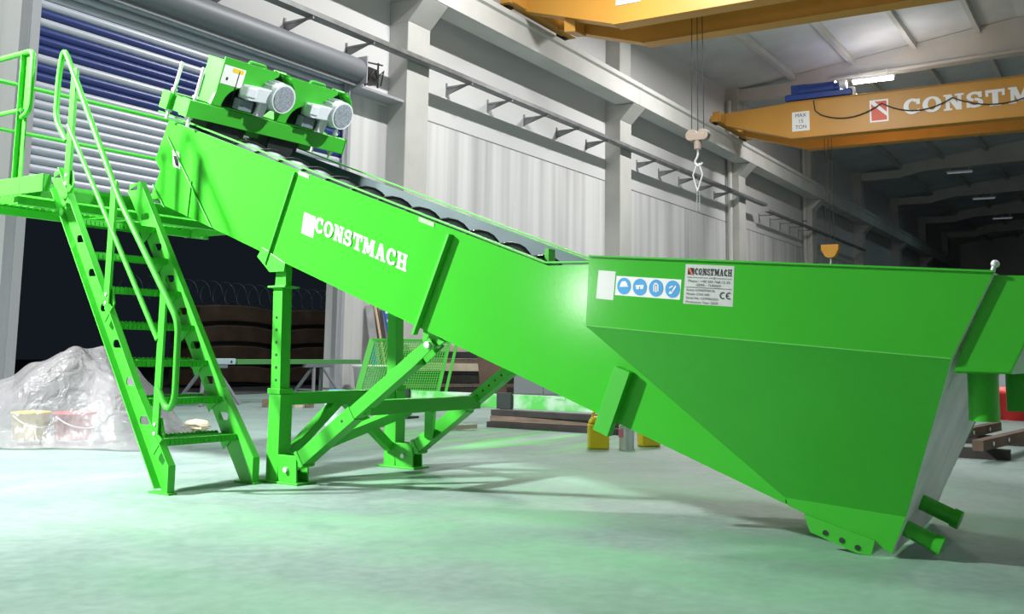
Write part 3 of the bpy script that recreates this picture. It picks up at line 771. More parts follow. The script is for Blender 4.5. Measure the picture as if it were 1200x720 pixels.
def brace(lx, holes):
    p = Vector((lx + .06, -.06, .10)); q = Vector((lx + .06, -1.30, .985)); d = (q - p).normalized(); nrm = d.cross(Vector((1, 0, 0)))
    b_ = MB().bar(p + d * .13, p + d * .72, .105, .105, (1, 0, 0)).bar(p + d * .12, p + d * .15, .125, .125, (1, 0, 0))
    B_ = mp(b_, 'diagonal_brace', GREEN2, .004)
    mp(MB().bar(p + d * .70, q - d * .16, .09, .09, (1, 0, 0)), 'brace_inner_tube', GREEN2, .003, parent=B_)
    cl = MB()
    for xx in (-.05, .05):
        o = Vector((xx, 0, 0)); k = nrm
        cl.prism([p + o - d * .04 - k * .03, p + o + d * .15 - k * .045, p + o + d * .15 + k * .045, p + o - d * .04 + k * .03], (.008, 0, 0))
        cl.prism([q + o - d * .18 - k * .045, q + o + d * .03 - k * .035, q + o + d * .03 + k * .035, q + o - d * .18 + k * .045], (.008, 0, 0))
    mp(cl, 'clevis', GREEN2, parent=B_)
    mp(MB().cyl(q - Vector((.075, 0, 0)), q + Vector((.075, 0, 0)), .022, n=14), 'brace_pin', ZINC, parent=B_)
    hh = MB()
    for k in range(holes):
        c_ = p + d * (.80 + .07 * k) - Vector((.047, 0, 0)); hh.cyl(c_, c_ + Vector((.004, 0, 0)), .010, n=10)
    if not holes: c_ = p + d * .62 - Vector((.0535, 0, 0)); hh.cyl(c_, c_ + Vector((.002, 0, 0)), .010, n=10)
    mp(hh, 'brace_hole', DARK, parent=B_)
    mp(MB().prism([q + Vector((-.012, .08, .12)), q + Vector((-.012, -.10, .02)), q + Vector((-.012, .0, -.03)), q + Vector((-.012, .08, .0))], (.024, 0, 0)), 'trough_lug', GREEN2, parent=B_)
brace(0, 0); brace(1.27, 6)
mp(MB().bar((.12, .09, .585), (1.27, .09, .585), .09, .09), 'cross_beam', GREEN2, .004)
mp(MB().bar((.06, -.73, .555), (1.33, -.73, .555), .09, .10), 'cross_beam', GREEN2, .004)
for a, c_ in (((.12, .09, .16), (.66, .09, .56)), ((1.27, .09, .16), (.72, .09, .56))):
    mp(MB().bar(a, c_, .07, .07, (0, 1, 0)), 'knee_strut', GREEN2, .003)
for a, c_ in (((.09, -.30, .28), (.56, -.70, .53)), ((1.30, -.30, .28), (.80, -.70, .53))):
    mp(MB().bar(a, c_, .07, .07, (0, 1, 0)), 'knee_strut', GREEN2, .003)

# ================================================================== STAIRCASE
OS = (-.55, .15, 0)
st = mthing('staircase', 'steep bright green steel staircase with serrated treads and one tubular handrail', 'staircase', OS)
def sp(mb, name, m=GREEN2, bevel=0.0, parent=None): return mb.build(name, m, parent or st, OS, bevel)
FE = lambda z: .485 + (z - .65) * .685      # front edge of the stringers
def stringer(lx, sgn):
    pts = [(FE(.66), .66), (FE(2.27), 2.27), (FE(2.27) + .15, 2.20), (FE(2.12) + .19, 2.12), (FE(.03) + .19, .03), (FE(.03) + .17, .012), (.115, .012), (.115, .18)]
    holes = []
    for k in range(8):
        z0 = .455 + .2535 * k; y0 = FE(z0) + .098
        holes.append([(y0 + .055 * cs(math.radians(a)), z0 + .028 * max(-1, min(1, 1.6 * sn(math.radians(a))))) for a in range(0, 360, 20)])
    loops = [pts] + holes
    flat = [p for l in loops for p in l]
    tris = tessellate_polygon([[Vector((a, z, 0)) for a, z in l] for l in loops])
    web = MB(); nf = len(flat)
    web.add([(lx - .004, a, z) for a, z in flat] + [(lx + .004, a, z) for a, z in flat], [tuple(t) for t in tris] + [tuple(i + nf for i in t)[::-1] for t in tris])
    st_ = 0
    for l in loops:
        m_ = len(l); web.f += [[st_ + i, st_ + (i + 1) % m_, nf + st_ + (i + 1) % m_, nf + st_ + i] for i in range(m_)]; web.sm += [False] * m_; st_ += m_
    o = web._make('stringer', GREEN2, st, OS)
    fl = MB()
    e = sgn * .055
    for off in (0, .185):
        a = Vector((lx + e / 2, FE(.66) + off, .66)) if off == 0 else Vector((lx + e / 2, FE(.03) + off, .03))
        c_ = Vector((lx + e / 2, FE(2.27 if off == 0 else 2.12) + off, 2.27 if off == 0 else 2.12))
        fl.bar(a, c_, abs(e), .008, (0, -.7, .7))
    fl.bar((lx + e / 2, .115, .012), (lx + e / 2, .115, .182), abs(e), .008, (0, 1, 0)).bar((lx + e / 2, .115, .18), (lx + e / 2, FE(.66), .66), abs(e), .008, (0, -.7, .7))
    fl.box((lx - .06 if sgn < 0 else lx - .008, .09, 0), (lx + .008 if sgn < 0 else lx + .06, .30, .012))
    sp(fl, 'stringer_flange', bevel=.002, parent=o)
stringer(-.81, -1); stringer(-.15, 1)
for k in range(7):
    z0 = .318 + .2575 * k; y0 = FE(z0) + .035; x0, x1 = -.803, -.158
    t = MB().box((x0, y0, z0 + .012), (x1, y0 + .20, z0 + .018)).box((x0, y0, z0 - .028), (x1, y0 + .004, z0 + .016)).box((x0, y0 + .196, z0 - .02), (x1, y0 + .20, z0 + .030))
    for q in range(18):
        xx = x0 + .02 + (x1 - x0 - .04) * q / 17
        t.box((xx - .009, y0 - .005, z0 - .022), (xx + .009, y0, z0 + .004)); t.box((xx - .009, y0 + .06, z0 + .018), (xx + .009, y0 + .068, z0 + .022)); t.box((xx - .009, y0 + .13, z0 + .018), (xx + .009, y0 + .138, z0 + .022)); t.box((xx - .009, y0 + .194, z0 + .03), (xx + .009, y0 + .2, z0 + .036))
    T_ = sp(t, 'tread')
    g = MB()
    for xx in (x0, x1 - .005): g.prism([(xx, y0, z0 + .012), (xx, y0 + .20, z0 + .012), (xx, y0 + .13, z0 - .10)], (.005, 0, 0))
    sp(g, 'tread_bracket', parent=T_)
RX = -.855
hr = sp(MB().tube([(RX, 1.523, 2.465), (RX, 1.683, 2.648), (RX, 1.683, 2.994), (RX, 1.643, 3.207), (RX, 1.543, 3.065), (RX, 0.803, 1.946), (RX, 0.103, 1.108), (RX, 0.098, 0.594), (RX, 0.168, 0.523), (RX, 0.283, 0.686)], .021, 12, bend=.09), 'handrail')
sp(MB().tube([(RX, 1.513, 2.587), (RX, 0.308, 0.991)], .017, 10), 'mid_rail')
for y0, z0, z1 in ((1.483, 2.12, 3.02), (.898, 1.224, 2.11), (.278, .36, 1.306)):
    P_ = sp(MB().bar((RX + .0, y0, z0), (RX + .0, y0 - .005, z1), .012, .062, (0, 1, 0)).bar((RX + .03, y0 + .028, z0), (RX + .03, y0 + .023, z1), .05, .008, (0, 1, 0)), 'handrail_post', bevel=.002)
    sp(MB().prism([(RX + .02, a, z) for a, z in ((y0 + .05, z0 - .02), (y0 - .03, z0 - .06), (y0 - .06, z0 + .02), (y0 - .03, z0 + .12), (y0 + .05, z0 + .12))], (.012, 0, 0)).bar((RX + .0, y0 - .055, z0 + .0), (RX + .0, y0 + .02, z0 - .10), .05, .01, (1, 0, 0)), 'post_bracket', parent=P_)
    sp(MB().cyl((RX + .0, y0, z0 + .08), (RX - .012, y0, z0 + .08), .012, n=8).cyl((RX + .0, y0, z0 + .02), (RX - .012, y0, z0 + .02), .012, n=8), 'post_bolt', ZINC, parent=P_)

# ================================================================== ACCESS PLATFORM
OP = (-.4, 2.2, 2.1)
pf = mthing('access_platform', 'green grating platform with tubular guard rails at the top of the staircase', 'platform', OP)
def pp(mb, name, m=GREEN2, bevel=0.0, parent=None): return mb.build(name, m, parent or pf, OP, bevel)
PF0, PF1 = 1.80, 2.92
eb = MB()
eb.box((-1.03, 1.50, 2.06), (-1.02, PF1, 2.19)).box((-1.03, 1.50, 2.06), (-.965, 1.51, 2.19)).box((-1.03, PF1, 2.06), (1.40, PF1 + .01, 2.17)).box((1.39, PF0, 2.06), (1.40, PF1, 2.17)).box((-1.03, PF0, 2.06), (-.02, PF0 + .01, 2.17)).box((-1.03, PF0, 2.06), (1.40, PF0 + .01, 2.14))
pp(eb, 'edge_beam', bevel=.002)
g = MB()
for k in range(40):
    xx = -1.0 + 2.38 * k / 39; y0 = PF0
    g.box((xx, y0, 2.115), (xx + .006, PF1, 2.15))
for k in range(20):
    yy = PF0 + .01 + 1.18 * k / 19
    g.box((-1.02, yy, 2.135), (1.39 if yy > PF0 else -.03, yy + .006, 2.148))
pp(g, 'grating')
pp(MB().box((-.98, 1.9, 2.00), (1.38, 1.96, 2.06)).box((-.98, 2.6, 2.00), (1.38, 2.66, 2.06)), 'bearer_beam', bevel=.003)
br = MB()
for xx in (.06, 1.17): br.box((xx, 1.665, 2.0), (xx + .02, 2.7, 2.06))
pp(br, 'mounting_bracket')
gl = pp(MB().tube([(-1.0, 2.95, 3.17), (-1.0, 1.80, 3.17), (-1.0, 1.80, 2.70), (-1.0, 1.90, 2.66)], .021, 12, bend=.07), 'guard_rail')
pp(MB().tube([(-1.0, 2.95, 2.72), (-1.0, 1.90, 2.72)], .017, 10), 'mid_guard_rail')
pp(MB().tube([(-1.0, 2.90, 3.17), (1.30, 2.90, 3.17)], .019, 12), 'guard_rail')
pp(MB().tube([(-1.0, 2.90, 2.76), (1.30, 2.90, 2.76)], .017, 10), 'mid_guard_rail')
for xx, yy in ((-1.0, 1.90), (-1.0, 2.93), (1.28, 2.92)):
    P_ = pp(MB().bar((xx + .02, yy, 2.08), (xx + .02, yy, 3.16), .012, .06, (0, 1, 0)).bar((xx, yy + .03, 2.08), (xx, yy + .03, 3.16), .05, .008, (0, 1, 0)), 'guard_post', bevel=.002)
    pp(MB().cyl((xx - .0, yy, 2.12), (xx - .02, yy, 2.12), .012, n=8).cyl((xx, yy, 2.70), (xx - .012, yy, 2.70), .012, n=8), 'post_bolt', DARK, parent=P_)

# ================================================================== OVERHEAD CRANES
def crane(xA, xB, label, sign_z, full):
    root = thing('overhead_crane', label, 'crane', ((xA + xB) / 2, 4, 10.24), 0, 'yellow double girder overhead cranes')
    off = ((xA + xB) / 2, 4, 10.24)
    for x in (xA, xB):
        gpts = [(13.9, 10.30), (13.9, 10.80), (11.4, 10.93), (-5.2, 10.93), (-7.7, 10.80), (-7.7, 10.30), (-5.0, 9.50), (11.2, 9.50)]
        g_ = MB().prism([(x, a, z) for a, z in gpts], (.42, 0, 0))
        g_.box((x - .05, -5.0, 9.47), (x + .47, 11.2, 9.50)).box((x - .05, -5.1, 10.93), (x + .47, 11.3, 10.96))
        gi = g_.build('girder', YEL, root, off, .01)
        MB().box((x + .19, -5, 10.96), (x + .23, 11.3, 11.0)).build('trolley_rail', DARK, gi, off)
    for y in (14.0, -7.8):
        ec = MB().box((xA - .7, y - .16, 10.33), (xB + 1.1, y + .16, 10.75)).box((xA - .85, y - .12, 10.3), (xA - .7, y + .2, 10.55))
        e_ = ec.build('end_carriage', YEL, root, off, .01)
        wh = MB()
        for xx in (xA - .45, xB + .85): wh.cyl((xx, y - .12 + .2, 10.40), (xx, y + .12 + .2, 10.40), .16, n=20)
        wh.build('wheel', DARK, e_, off)
    # load sign
    X = xA - .012
    sg = MB().box((X - .006, 10.43, sign_z), (X + .010, 11.12, sign_z + .78)).build('load_sign', WHITE, root, off)
    t_ = MB()
    for i, s_ in enumerate(('MAX', '15', 'TON')):
        ww = (.44, .20, .44)[i]; text_mesh(t_, s_, (X - .009, 10.775 + ww / 2, sign_z + .56 - .235 * i), (0, -1, 0), (0, 0, 1), .15, (0, 0, 0), ww)
    t_.build('load_lettering', INK, sg, off)
    sg['label'] = 'white load limit sign'
    return root, off
cr2, o2 = crane(39.16, 41.45, 'far yellow overhead crane girder carrying a red emblem and big white capitals', 9.75, True)
X = 39.16 - .004
lt = MB(); word(lt, 'CONST', (X, 6.93, 9.96), (0, -1, 0), (0, 0, 1), 3.44, .60, (-.004, 0, 0)); word(lt, 'MACH', (X, 3.38, 9.97), (0, -1, 0), (0, 0, 1), 2.95, .60, (-.004, 0, 0))
lt.build('girder_lettering', WHITE, cr2, o2)['label'] = 'big white capitals'
es = MB().box((X - .006, 7.47, 9.80), (X + .002, 8.15, 10.66)).build('emblem_sign', WHITE, cr2, o2)
rd = MB().add([(X - .009, 8.09, 9.86), (X - .009, 7.53, 9.86), (X - .009, 7.53, 10.0), (X - .009, 8.09, 10.52)], [(0, 1, 2, 3)]).add([(X - .009, 7.97, 10.60), (X - .009, 7.53, 10.16), (X - .009, 7.53, 10.60)], [(0, 1, 2)])
rd.build('emblem_red', RED, es, o2)
pts = [(X - .06, 10.25, 10.9), (X - .06, 10.2, 10.5)]
for a, c_, za, zc in ((10.2, 7.7, 10.42, 10.50), (7.7, 5.22, 10.50, 10.42), (5.22, 2.3, 10.42, 10.35), (2.3, -.5, 10.35, 10.35)):
    for k in range(1, 13):
        t = k / 12; pts.append((X - .06, a + (c_ - a) * t, za + (zc - za) * t - .40 * 4 * t * (1 - t) * .95))
MB().tube(pts, .022, 8).build('festoon_cable', DARK, cr2, o2)
wz = 11.0
wi = MB().box((39.2, 8.85, wz), (41.85, 9.05, wz + .28)).box((39.2, 11.15, wz), (41.85, 11.38, wz + .28)).box((39.15, 8.8, wz + .02), (39.4, 11.4, wz + .24)).box((41.65, 8.8, wz + .02), (41.9, 11.4, wz + .24))
W_ = wi.build('winch_trolley', BLUE, cr2, o2, .02); W_['label'] = 'blue hoisting winch'
MB().cyl((39.6, 9.5, wz + .42), (39.6, 10.9, wz + .42), .30, n=24).cyl((39.6, 9.3, wz + .42), (39.6, 9.5, wz + .42), .22, n=24).box((39.35, 10.6, wz + .2), (39.9, 11.2, wz + .68)).build('hoist_motor', BLUE, W_, o2, .02)
MB().cyl((40.6, 9.2, wz + .35), (40.6, 11.1, wz + .35), .24, n=24).build('rope_drum', BLUE, W_, o2)
MB().cyl((39.45, 9.05, wz + .5), (39.45, 9.30, wz + .5), .16, n=20).box((39.3, 8.75, wz - .05), (39.6, 8.95, wz + .35)).build('brake_cover', WHITE, W_, o2, .01)
cr1, o1 = crane(23.12, 24.95, 'nearer yellow overhead crane, cut off by the top of the view', 9.98, False)
W1 = MB().box((23.2, 8.4, wz), (25.4, 8.6, wz + .28)).box((23.2, 9.9, wz), (25.4, 10.1, wz + .28)).box((23.15, 8.4, wz + .02), (23.4, 10.1, wz + .24)).box((25.1, 8.4, wz + .02), (25.4, 10.1, wz + .24)).build('winch_trolley', BLUE, cr1, o1, .02)
MB().cyl((24.0, 8.5, wz + .3), (24.0, 10.0, wz + .3), .24, n=24).build('rope_drum', BLUE, W1, o1)
# underside bracing piece where the near crane meets its carriage
MB().bar((23.3, 12.6, 9.75), (25.1, 13.2, 10.2), .3, .35).build('corner_gusset', YEL, cr1, o1, .01)

def hook(label, x, y, ztop, zblk, m, chain, grp=None):
    h = thing('crane_hook', label, 'crane hook', (x, y, zblk), 0); off = (x, y, zblk)
    for dy in (-.16, .0, .17): MB().cyl((x, y + dy, zblk), (x, y + dy * .8, ztop), .012, n=6).build('wire_rope', DARK, h, off)
    bk = MB()
    if chain:
        for dy in (-.15, .15): bk.cyl((x - .10, y + dy, zblk + .1), (x + .10, y + dy, zblk + .1), .15, n=22)
        bk.box((x - .11, y - .22, zblk - .04), (x + .11, y + .22, zblk + .14)).cyl((x, y, zblk - .26), (x, y, zblk - .04), .10, n=16)
    else:
        bk.prism([(x - .16, y + a, zblk + c_) for a, c_ in ((-.34, .30), (.34, .30), (.34, .10), (.20, -.16), (.10, -.22), (-.10, -.22), (-.20, -.16), (-.34, .10))], (.32, 0, 0)).cyl((x - .17, y - .17, zblk + .1), (x + .17, y - .17, zblk + .1), .09, n=16).cyl((x - .17, y + .17, zblk + .1), (x + .17, y + .17, zblk + .1), .09, n=16)
    bk.build('hook_block', m, h, off, .01)
    MB().tube([(x, y, zblk - .25), (x, y, zblk - .45), (x, y + .10, zblk - .58), (x, y, zblk - .72), (x, y - .12, zblk - .62)], .03, 10, bend=.08).build('hook', ZINC, h, off)
    if chain:
        c_ = MB(); z_ = zblk - .62
        c_.tube([(x, y + .02, z_), (x, y + .14, z_ - .3), (x, y + .02, z_ - .72)], .022, 8); c_.tube([(x, y - .02, z_), (x, y - .12, z_ - .3), (x, y + .02, z_ - .72)], .022, 8)
        zz = z_ - .72
        while zz > z_ - 1.20:
            c_.tube([(x, y + .035, zz), (x, y + .035, zz - .08), (x, y - .035, zz - .08), (x, y - .035, zz)], .016, 6); zz -= .075
        c_.build('chain_sling', ZINC, h, off)
    return h
hook('pale twin-sheave crane hook with a hanging chain sling below the nearer crane', 24.0, 9.23, 11.05, 6.40, mat('hook_cream', (.36, .29, .24), .5), True)
hook('yellow crane hook hanging low in the dark hall behind the hopper rim', 40.6, 10.1, 11.10, 5.05, YEL2, False)

# ================================================================== CABLE TRAY, LAMPS, PIPES
tr = thing('cable_tray', 'long galvanised cable tray on wall brackets running above the roller door', 'cable tray', (30, 14.45, 7.9)); off = (30, 14.45, 7.9)
MB().box((2, 14.36, 7.90), (46.2, 14.60, 7.91)).box((2, 14.36, 7.90), (46.2, 14.366, 8.02)).box((2, 14.594, 7.90), (46.2, 14.60, 8.02)).build('tray_channel', TRAYM, tr, off)
xs = [7.26, 9.26, 11.26, 13.26] + [15.26 + 2.007 * k for k in range(15)]
for xx in xs:
    if any(p - .3 < xx < p + 1.2 for p in PIL): continue
    q = MB().bar((xx, YW - .004, 7.86), (xx, 14.36, 7.86), .04, .05).box((xx - .025, YW - .03, 7.62), (xx + .025, YW - .003, 7.98))
    q.prism([(xx - .004, YW - .02, 7.84), (xx - .004, 14.5, 7.84), (xx - .004, YW - .02, 7.64)], (.008, 0, 0))
    q.build('bracket', TRAYM, tr, off)
tr2 = thing('cable_tray', 'farther length of cable tray between the third and fourth pillars', 'cable tray', (50, 14.5, 7.7)); off = (50, 14.5, 7.7)
MB().box((46.6, 14.40, 7.70), (67, 14.62, 7.71)).box((46.6, 14.40, 7.70), (67, 14.406, 7.80)).build('tray_channel', TRAYM, tr2, off)
for xx in (47.5, 49.2, 50.9, 52.6, 54.2):
    MB().bar((xx, YW - .004, 7.66), (xx, 14.4, 7.66), .05, .05).box((xx - .03, YW - .03, 7.3), (xx + .03, YW - .003, 7.75)).build('bracket', TRAYM, tr2, off)
lampE = mat('lamp_tube_lit', (1, 1, 1), .5, emit=((1, .98, .93), 26))
lampO = mat('lamp_tube_dim', (.75, .78, .8), .4, emit=((.8, .9, 1), .12))  # faint glow built into the tubes of the far lamps
def lamp(x, label, lit, ln_=1.55, grp=None):
    t_ = thing('ceiling_lamp', label, 'ceiling lamp', (x + .45, 8.75, 12.6), 0, grp); off = (x + .45, 8.75, 12.6)
    MB().box((x + .33, 8.75 - ln_ / 2, 12.50), (x + .57, 8.75 + ln_ / 2, 12.58)).build('lamp_housing', WHITE, t_, off, .01)
    MB().cyl((x + .40, 8.8 - ln_ / 2, 12.45), (x + .40, 8.7 + ln_ / 2, 12.45), .08 if lit else .03, n=14).cyl((x + .50, 8.8 - ln_ / 2, 12.45), (x + .50, 8.7 + ln_ / 2, 12.45), .08 if lit else .03, n=14).build('lamp_tube', lampE if lit else lampO, t_, off)
    MB().bar((x + .45, 8.2, 12.58), (x + .45, 8.2, 12.9), .03, .03).bar((x + .45, 9.3, 12.58), (x + .45, 9.3, 12.9), .03, .03).build('lamp_hanger', ZINC, t_, off)
lamp(43.0 - .6, 'brightly lit ceiling lamp shining behind the winch of the far crane', True, 1.7)
lamp(67.0, 'dim tube lamp on the nearest dark roof girder beyond the far crane', False)
lamp(79.0, 'dim tube lamp on the second dark roof girder beyond the far crane', False)
lamp(91.0, 'dim tube lamp on the farthest dark roof girder in view', False)
for x, lb in ((43.0, 'pale drain pipe beside the third wall pillar'), (55.0, 'drain pipe beside the fourth wall pillar, half in the dark')):
    t_ = thing('downpipe', lb, 'downpipe', (x - .12, 15.0, 0)); off = (x - .12, 15.0, 0)
    MB().cyl((x - .14, 15.0, 0), (x - .14, 15.0, 12.3), .10, n=18).build('pipe', CONCB, t_, off)
    cl = MB()
    for z_ in (2, 5, 8.2): cl.cyl((x - .14, 15.0, z_), (x - .14, 15.0, z_ + .08), .115, n=18)
    cl.build('pipe_clamp', TRAYM, t_, off)

# ================================================================== THINGS ON THE FLOOR AND AGAINST THE WALL
RT = Vector((.524, -.852, 0)); AW = Vector((.852, .524, 0))
# plastic sheet thrown over a heap, two pails under it
pc = Vector((6.55, 8.95, 0))
tp = MB(); nu, nv = 64, 34; P = []
def pile_h(u_, v_):
    a = (u_ - .02); base = max(0.0, 1 - abs(a / (.78 if a > 0 else 1.55)) ** (1.15 if a > 0 else 1.2))
    prof = .93 * base ** .85
    w2 = max(0.0, 1 - (abs(v_) / .86) ** 5)
    return prof * w2 ** .6
for j in range(nv + 1):
    for i in range(nu + 1):
        u_ = -1.75 + 2.65 * i / nu; v_ = -.95 + 1.9 * j / nv
        h = pile_h(u_, v_)
        th = math.atan2(v_, u_ + .0001); r_ = math.hypot(u_, v_)
        h += .035 * sn(7 * th + 2.2 * r_) * min(1, r_ * 1.6) * min(1, h * 4) + .018 * sn(17 * u_ + 9 * v_) * min(1, h * 4)
        h += .012 + .010 * sn(13 * u_ + 4) * sn(9 * v_) if h < .12 else 0
        P.append(pc + RT * (u_ + .03 * sn(9 * v_)) + AW * (v_ + .05 * sn(6 * u_)) + Vector((0, 0, max(.012, h))))
tp.add(P, [(j * (nu + 1) + i, j * (nu + 1) + i + 1, (j + 1) * (nu + 1) + i + 1, (j + 1) * (nu + 1) + i) for j in range(nv) for i in range(nu)], True)
tag(tp.build('plastic_sheet', FILM), 'big crumpled translucent plastic sheet draped over a heap beside the staircase', 'plastic sheet')
def pail(name, label, c, r, h, m, grp=None):
    t_ = thing(name, label, 'bucket', c, 0, grp); off = tuple(c); x, y, z = c
    MB().lathe((x, y, z), (0, 0, 1), [(0.001, .0), (r * .86, 0), (r, h * .93), (r * 1.06, h * .93), (r * 1.06, h), (r * .98, h), (r * .95, h * .95), (.001, h * .95)], 26).build('pail', m, t_, off)
    MB().tube([(x - r * 1.05, y, z + h * .86), (x - r * .9, y - r * .9, z + h * .55), (x, y - r * 1.18, z + h * .42), (x + r * .9, y - r * .9, z + h * .55), (x + r * 1.05, y, z + h * .86)], .008, 6, bend=.1).build('bail_handle', ZINC, t_, off)
    return t_
q = pc + RT * -.38 + AW * -.46; pail('bucket', 'yellow bucket showing through the plastic sheet', (q.x, q.y, .05), .17, .26, YBUCK)
q = pc + RT * .02 + AW * -.42; pail('bucket', 'red bucket showing through the plastic sheet', (q.x, q.y, .05), .19, .26, RBUCK)
# crumpled wrapping by the stair foot
cw = MB(); rr = random.Random(3); cc = Vector((7.95, 9.0, .07))
for j in range(9):
    for k in range(14):
        ph = math.pi * j / 8; t = 2 * math.pi * k / 14; r_ = .7 + .45 * rr.random()
        cw.v.append(cc + Vector((sn(ph) * cs(t) * .17 * r_, sn(ph) * sn(t) * .13 * r_, cs(ph) * .07 * r_)))
for j in range(8):
    for k in range(14): cw.f.append([j * 14 + k, (j + 1) * 14 + k, (j + 1) * 14 + (k + 1) % 14, j * 14 + (k + 1) % 14]); cw.sm.append(False)
tag(cw.build('crumpled_paper', CREAM), 'crumpled brown wrapping lying behind the lowest stair treads', 'paper')

# jug, pot, blocks between the legs
t_ = thing('plastic_jug', 'cloudy translucent plastic drum with a blue lid behind the near support leg', 'jug', (9.62, 8.40, 0)); off = (9.62, 8.40, 0)
MB().lathe(off, (0, 0, 1), [(.001, 0), (.15, 0), (.155, .03), (.155, .30), (.13, .38), (.10, .40), (.001, .40)], 26).build('drum_body', JUG, t_, off)
MB().lathe((9.62, 8.40, .40), (0, 0, 1), [(.001, 0), (.11, 0), (.11, .05), (.001, .05)], 22).build('drum_lid', mat('lid_blue', (.12, .35, .55), .4), t_, off)
t_ = thing('paint_pot', 'small cream pot on the floor beside the cloudy drum', 'pot', (9.98, 7.97, 0)); off = (9.98, 7.97, 0)
MB().lathe(off, (0, 0, 1), [(.001, 0), (.09, 0), (.105, .13), (.112, .13), (.112, .15), (.001, .15)], 22).build('pot_body', PEACH, t_, off)
MB().lathe((9.98, 7.97, .15), (0, 0, 1), [(.001, .012), (.10, .01), (.10, 0), (.001, 0)], 22).build('pot_lid', CREAM, t_, off)
for k in range(5):
    p_ = Vector((12.02, 11.98, 0)) + RT * .17 * k
    o = MB().box((-.065, -.08, 0), (.065, .08, .13 + .02 * (k % 2))).build('wood_block', WOODL if k % 2 else WOOD, bevel=.006)
    o.location = p_; o.rotation_euler = (0, 0, -1.02 + .08 * k)
    tag(o, 'small wooden block in the row on the floor before the open door', 'wood block', 'wood blocks in a row')
# mesh guard panel leaning behind the back leg
t_ = thing('mesh_guard', 'bright green wire mesh guard panel standing behind the back leg', 'mesh guard', (12.9, 10.55, 0)); off = (12.9, 10.55, 0)
A = Vector((12.68, 10.72, .06)); Bq = Vector((14.05, 9.75, .0)) ; Bq = Vector((13.62, 9.80, .06)); tv = Vector((.55, .12, 1.05))
MB().bar(A, A + tv, .10, .03, AW).build('frame_rail', GREEN2, t_, off, .003); MB().bar(Bq, Bq + tv, .05, .03, AW).build('frame_rail', GREEN2, t_, off, .003)
MB().bar(Bq + RT * .12 + AW * .1, Bq + RT * .12 + tv + AW * .1, .05, .03, AW).build('frame_rail', GREEN2, t_, off, .003)
MB().bar(A, Bq, .05, .04).build('frame_rail', GREEN2, t_, off, .003); MB().bar(A + tv, Bq + tv, .06, .04).build('frame_rail', GREEN2, t_, off, .003)
gm = MB()
for k in range(1, 34): p_ = A + (Bq - A) * k / 34; gm.bar(p_, p_ + tv, .014, .006, AW)
for k in range(1, 26): p_ = A + tv * k / 26; gm.bar(p_, p_ + (Bq - A), .014, .006, AW)
me_ = gm._make('wire_mesh', GREEN2, t_, off)
# overspray board on black stands
t_ = thing('painted_board', 'long board with green overspray lying on black stands behind the trough', 'board', (11.5, 7.2, .2)); 
MB().box((-.06, -1.95, .005), (.06, 1.75, .185)).build('board', SPRAY, t_, (0, 0, 0), .004)
MB().box((-.068, -1.4, .15), (-.06, -1.2, .17)).box((-.068, -1.0, .15), (-.06, -.85, .17)).build('batten', SPRAY, t_, (0, 0, 0))
for y, lb in ((7.08, 'black steel stand clasping the overspray board at its middle'), (8.75, 'black steel stand under the far end of the overspray board'), (5.55, 'black steel stand under the near end of the overspray board')):
    t_ = thing('board_stand', lb, 'stand', (11.5, y, 0))
    MB().box((-.16, -.13, 0), (.10, .13, .03)).build('stand_foot', DARK, t_, (0, 0, 0), .004)
    MB().prism([(-.085, -.07, .03), (-.085, .07, .03), (-.085, .09, .20), (-.085, -.09, .20)], (.05, 0, 0)).build('stand_post', DARK, t_, (0, 0, 0), .004)
    MB().box((-.12, -.10, .20), (-.07, .12, .41)).build('stand_jaw', DARK, t_, (0, 0, 0), .004)
for k, (x, z, m_) in enumerate(((10.93, .0, WOODD), (11.15, .0, WOOD), (11.04, .072, WOOD), (11.0, .144, WOODD))):
    o = MB().box((-.09, -.95 + .1 * k, .0), (.09, .95, .07)).build('plank', m_, bevel=.004); o.location = (x, 6.05, z); o.rotation_euler = (0, 0, (0, 0, .04, -.03)[k])
    tag(o, ('dark plank on the floor, front left of the low pile under the overspray board', 'brown plank on the floor, right of the dark one under the overspray board', 'brown plank in the middle layer of the low pile under the overspray board', 'dark plank topmost on the low pile under the overspray board')[k], 'plank', 'planks in the low pile')
# cans below the trough
def jerry(label, x, y, rz):
    t_ = thing('jerrycan', label, 'jerrycan', (x, y, 0), rz)
    MB().box((-.105, -.075, 0), (.105, .075, .25)).prism([(-.105, -.075, .25), (.105, -.075, .25), (.06, -.075, .32), (-.06, -.075, .32)], (0, .15, 0)).build('can_body', YBUCK, t_, (0, 0, 0), .02)
    MB().tube([(-.06, 0, .31), (-.05, 0, .36), (.03, 0, .36), (.04, 0, .31)], .014, 8, bend=.02).build('can_handle', YBUCK, t_, (0, 0, 0))
    MB().cyl((.075, 0, .28), (.095, 0, .33), .026, n=16).build('screw_cap', WHITE, t_, (0, 0, 0))
jerry('yellow jerrycan left of the paint tin under the trough', 9.18, 4.60, -1.0)
jerry('yellow jerrycan right of the paint tin under the trough', 9.78, 4.32, -.7)
t_ = thing('paint_tin', 'silver paint tin with a pink mark between the two yellow jerrycans', 'paint tin', (9.33, 4.36, 0))
MB().cyl((0, 0, 0), (0, 0, .23), .075, n=24).cyl((0, 0, .0), (0, 0, .012), .08, n=24).cyl((0, 0, .215), (0, 0, .23), .08, n=24).build('tin_body', PLATE, t_)
MB().bar((-.079, .02, .12), (-.079, .02, .20), .06, .004, (1, .3, 0)).build('tin_label', mat('pink', (.75, .2, .3), .5), t_)
sc_ = MB()
for k, (dx, dy) in enumerate(((0, 0), (.12, -.05), (.22, -.14))): sc_.bar((10.02 + dx * .8, 7.16 + dy, .03), (10.15 + dx * .8, 7.04 + dy - .05 * k, .03 + .01 * k), .05, .05)
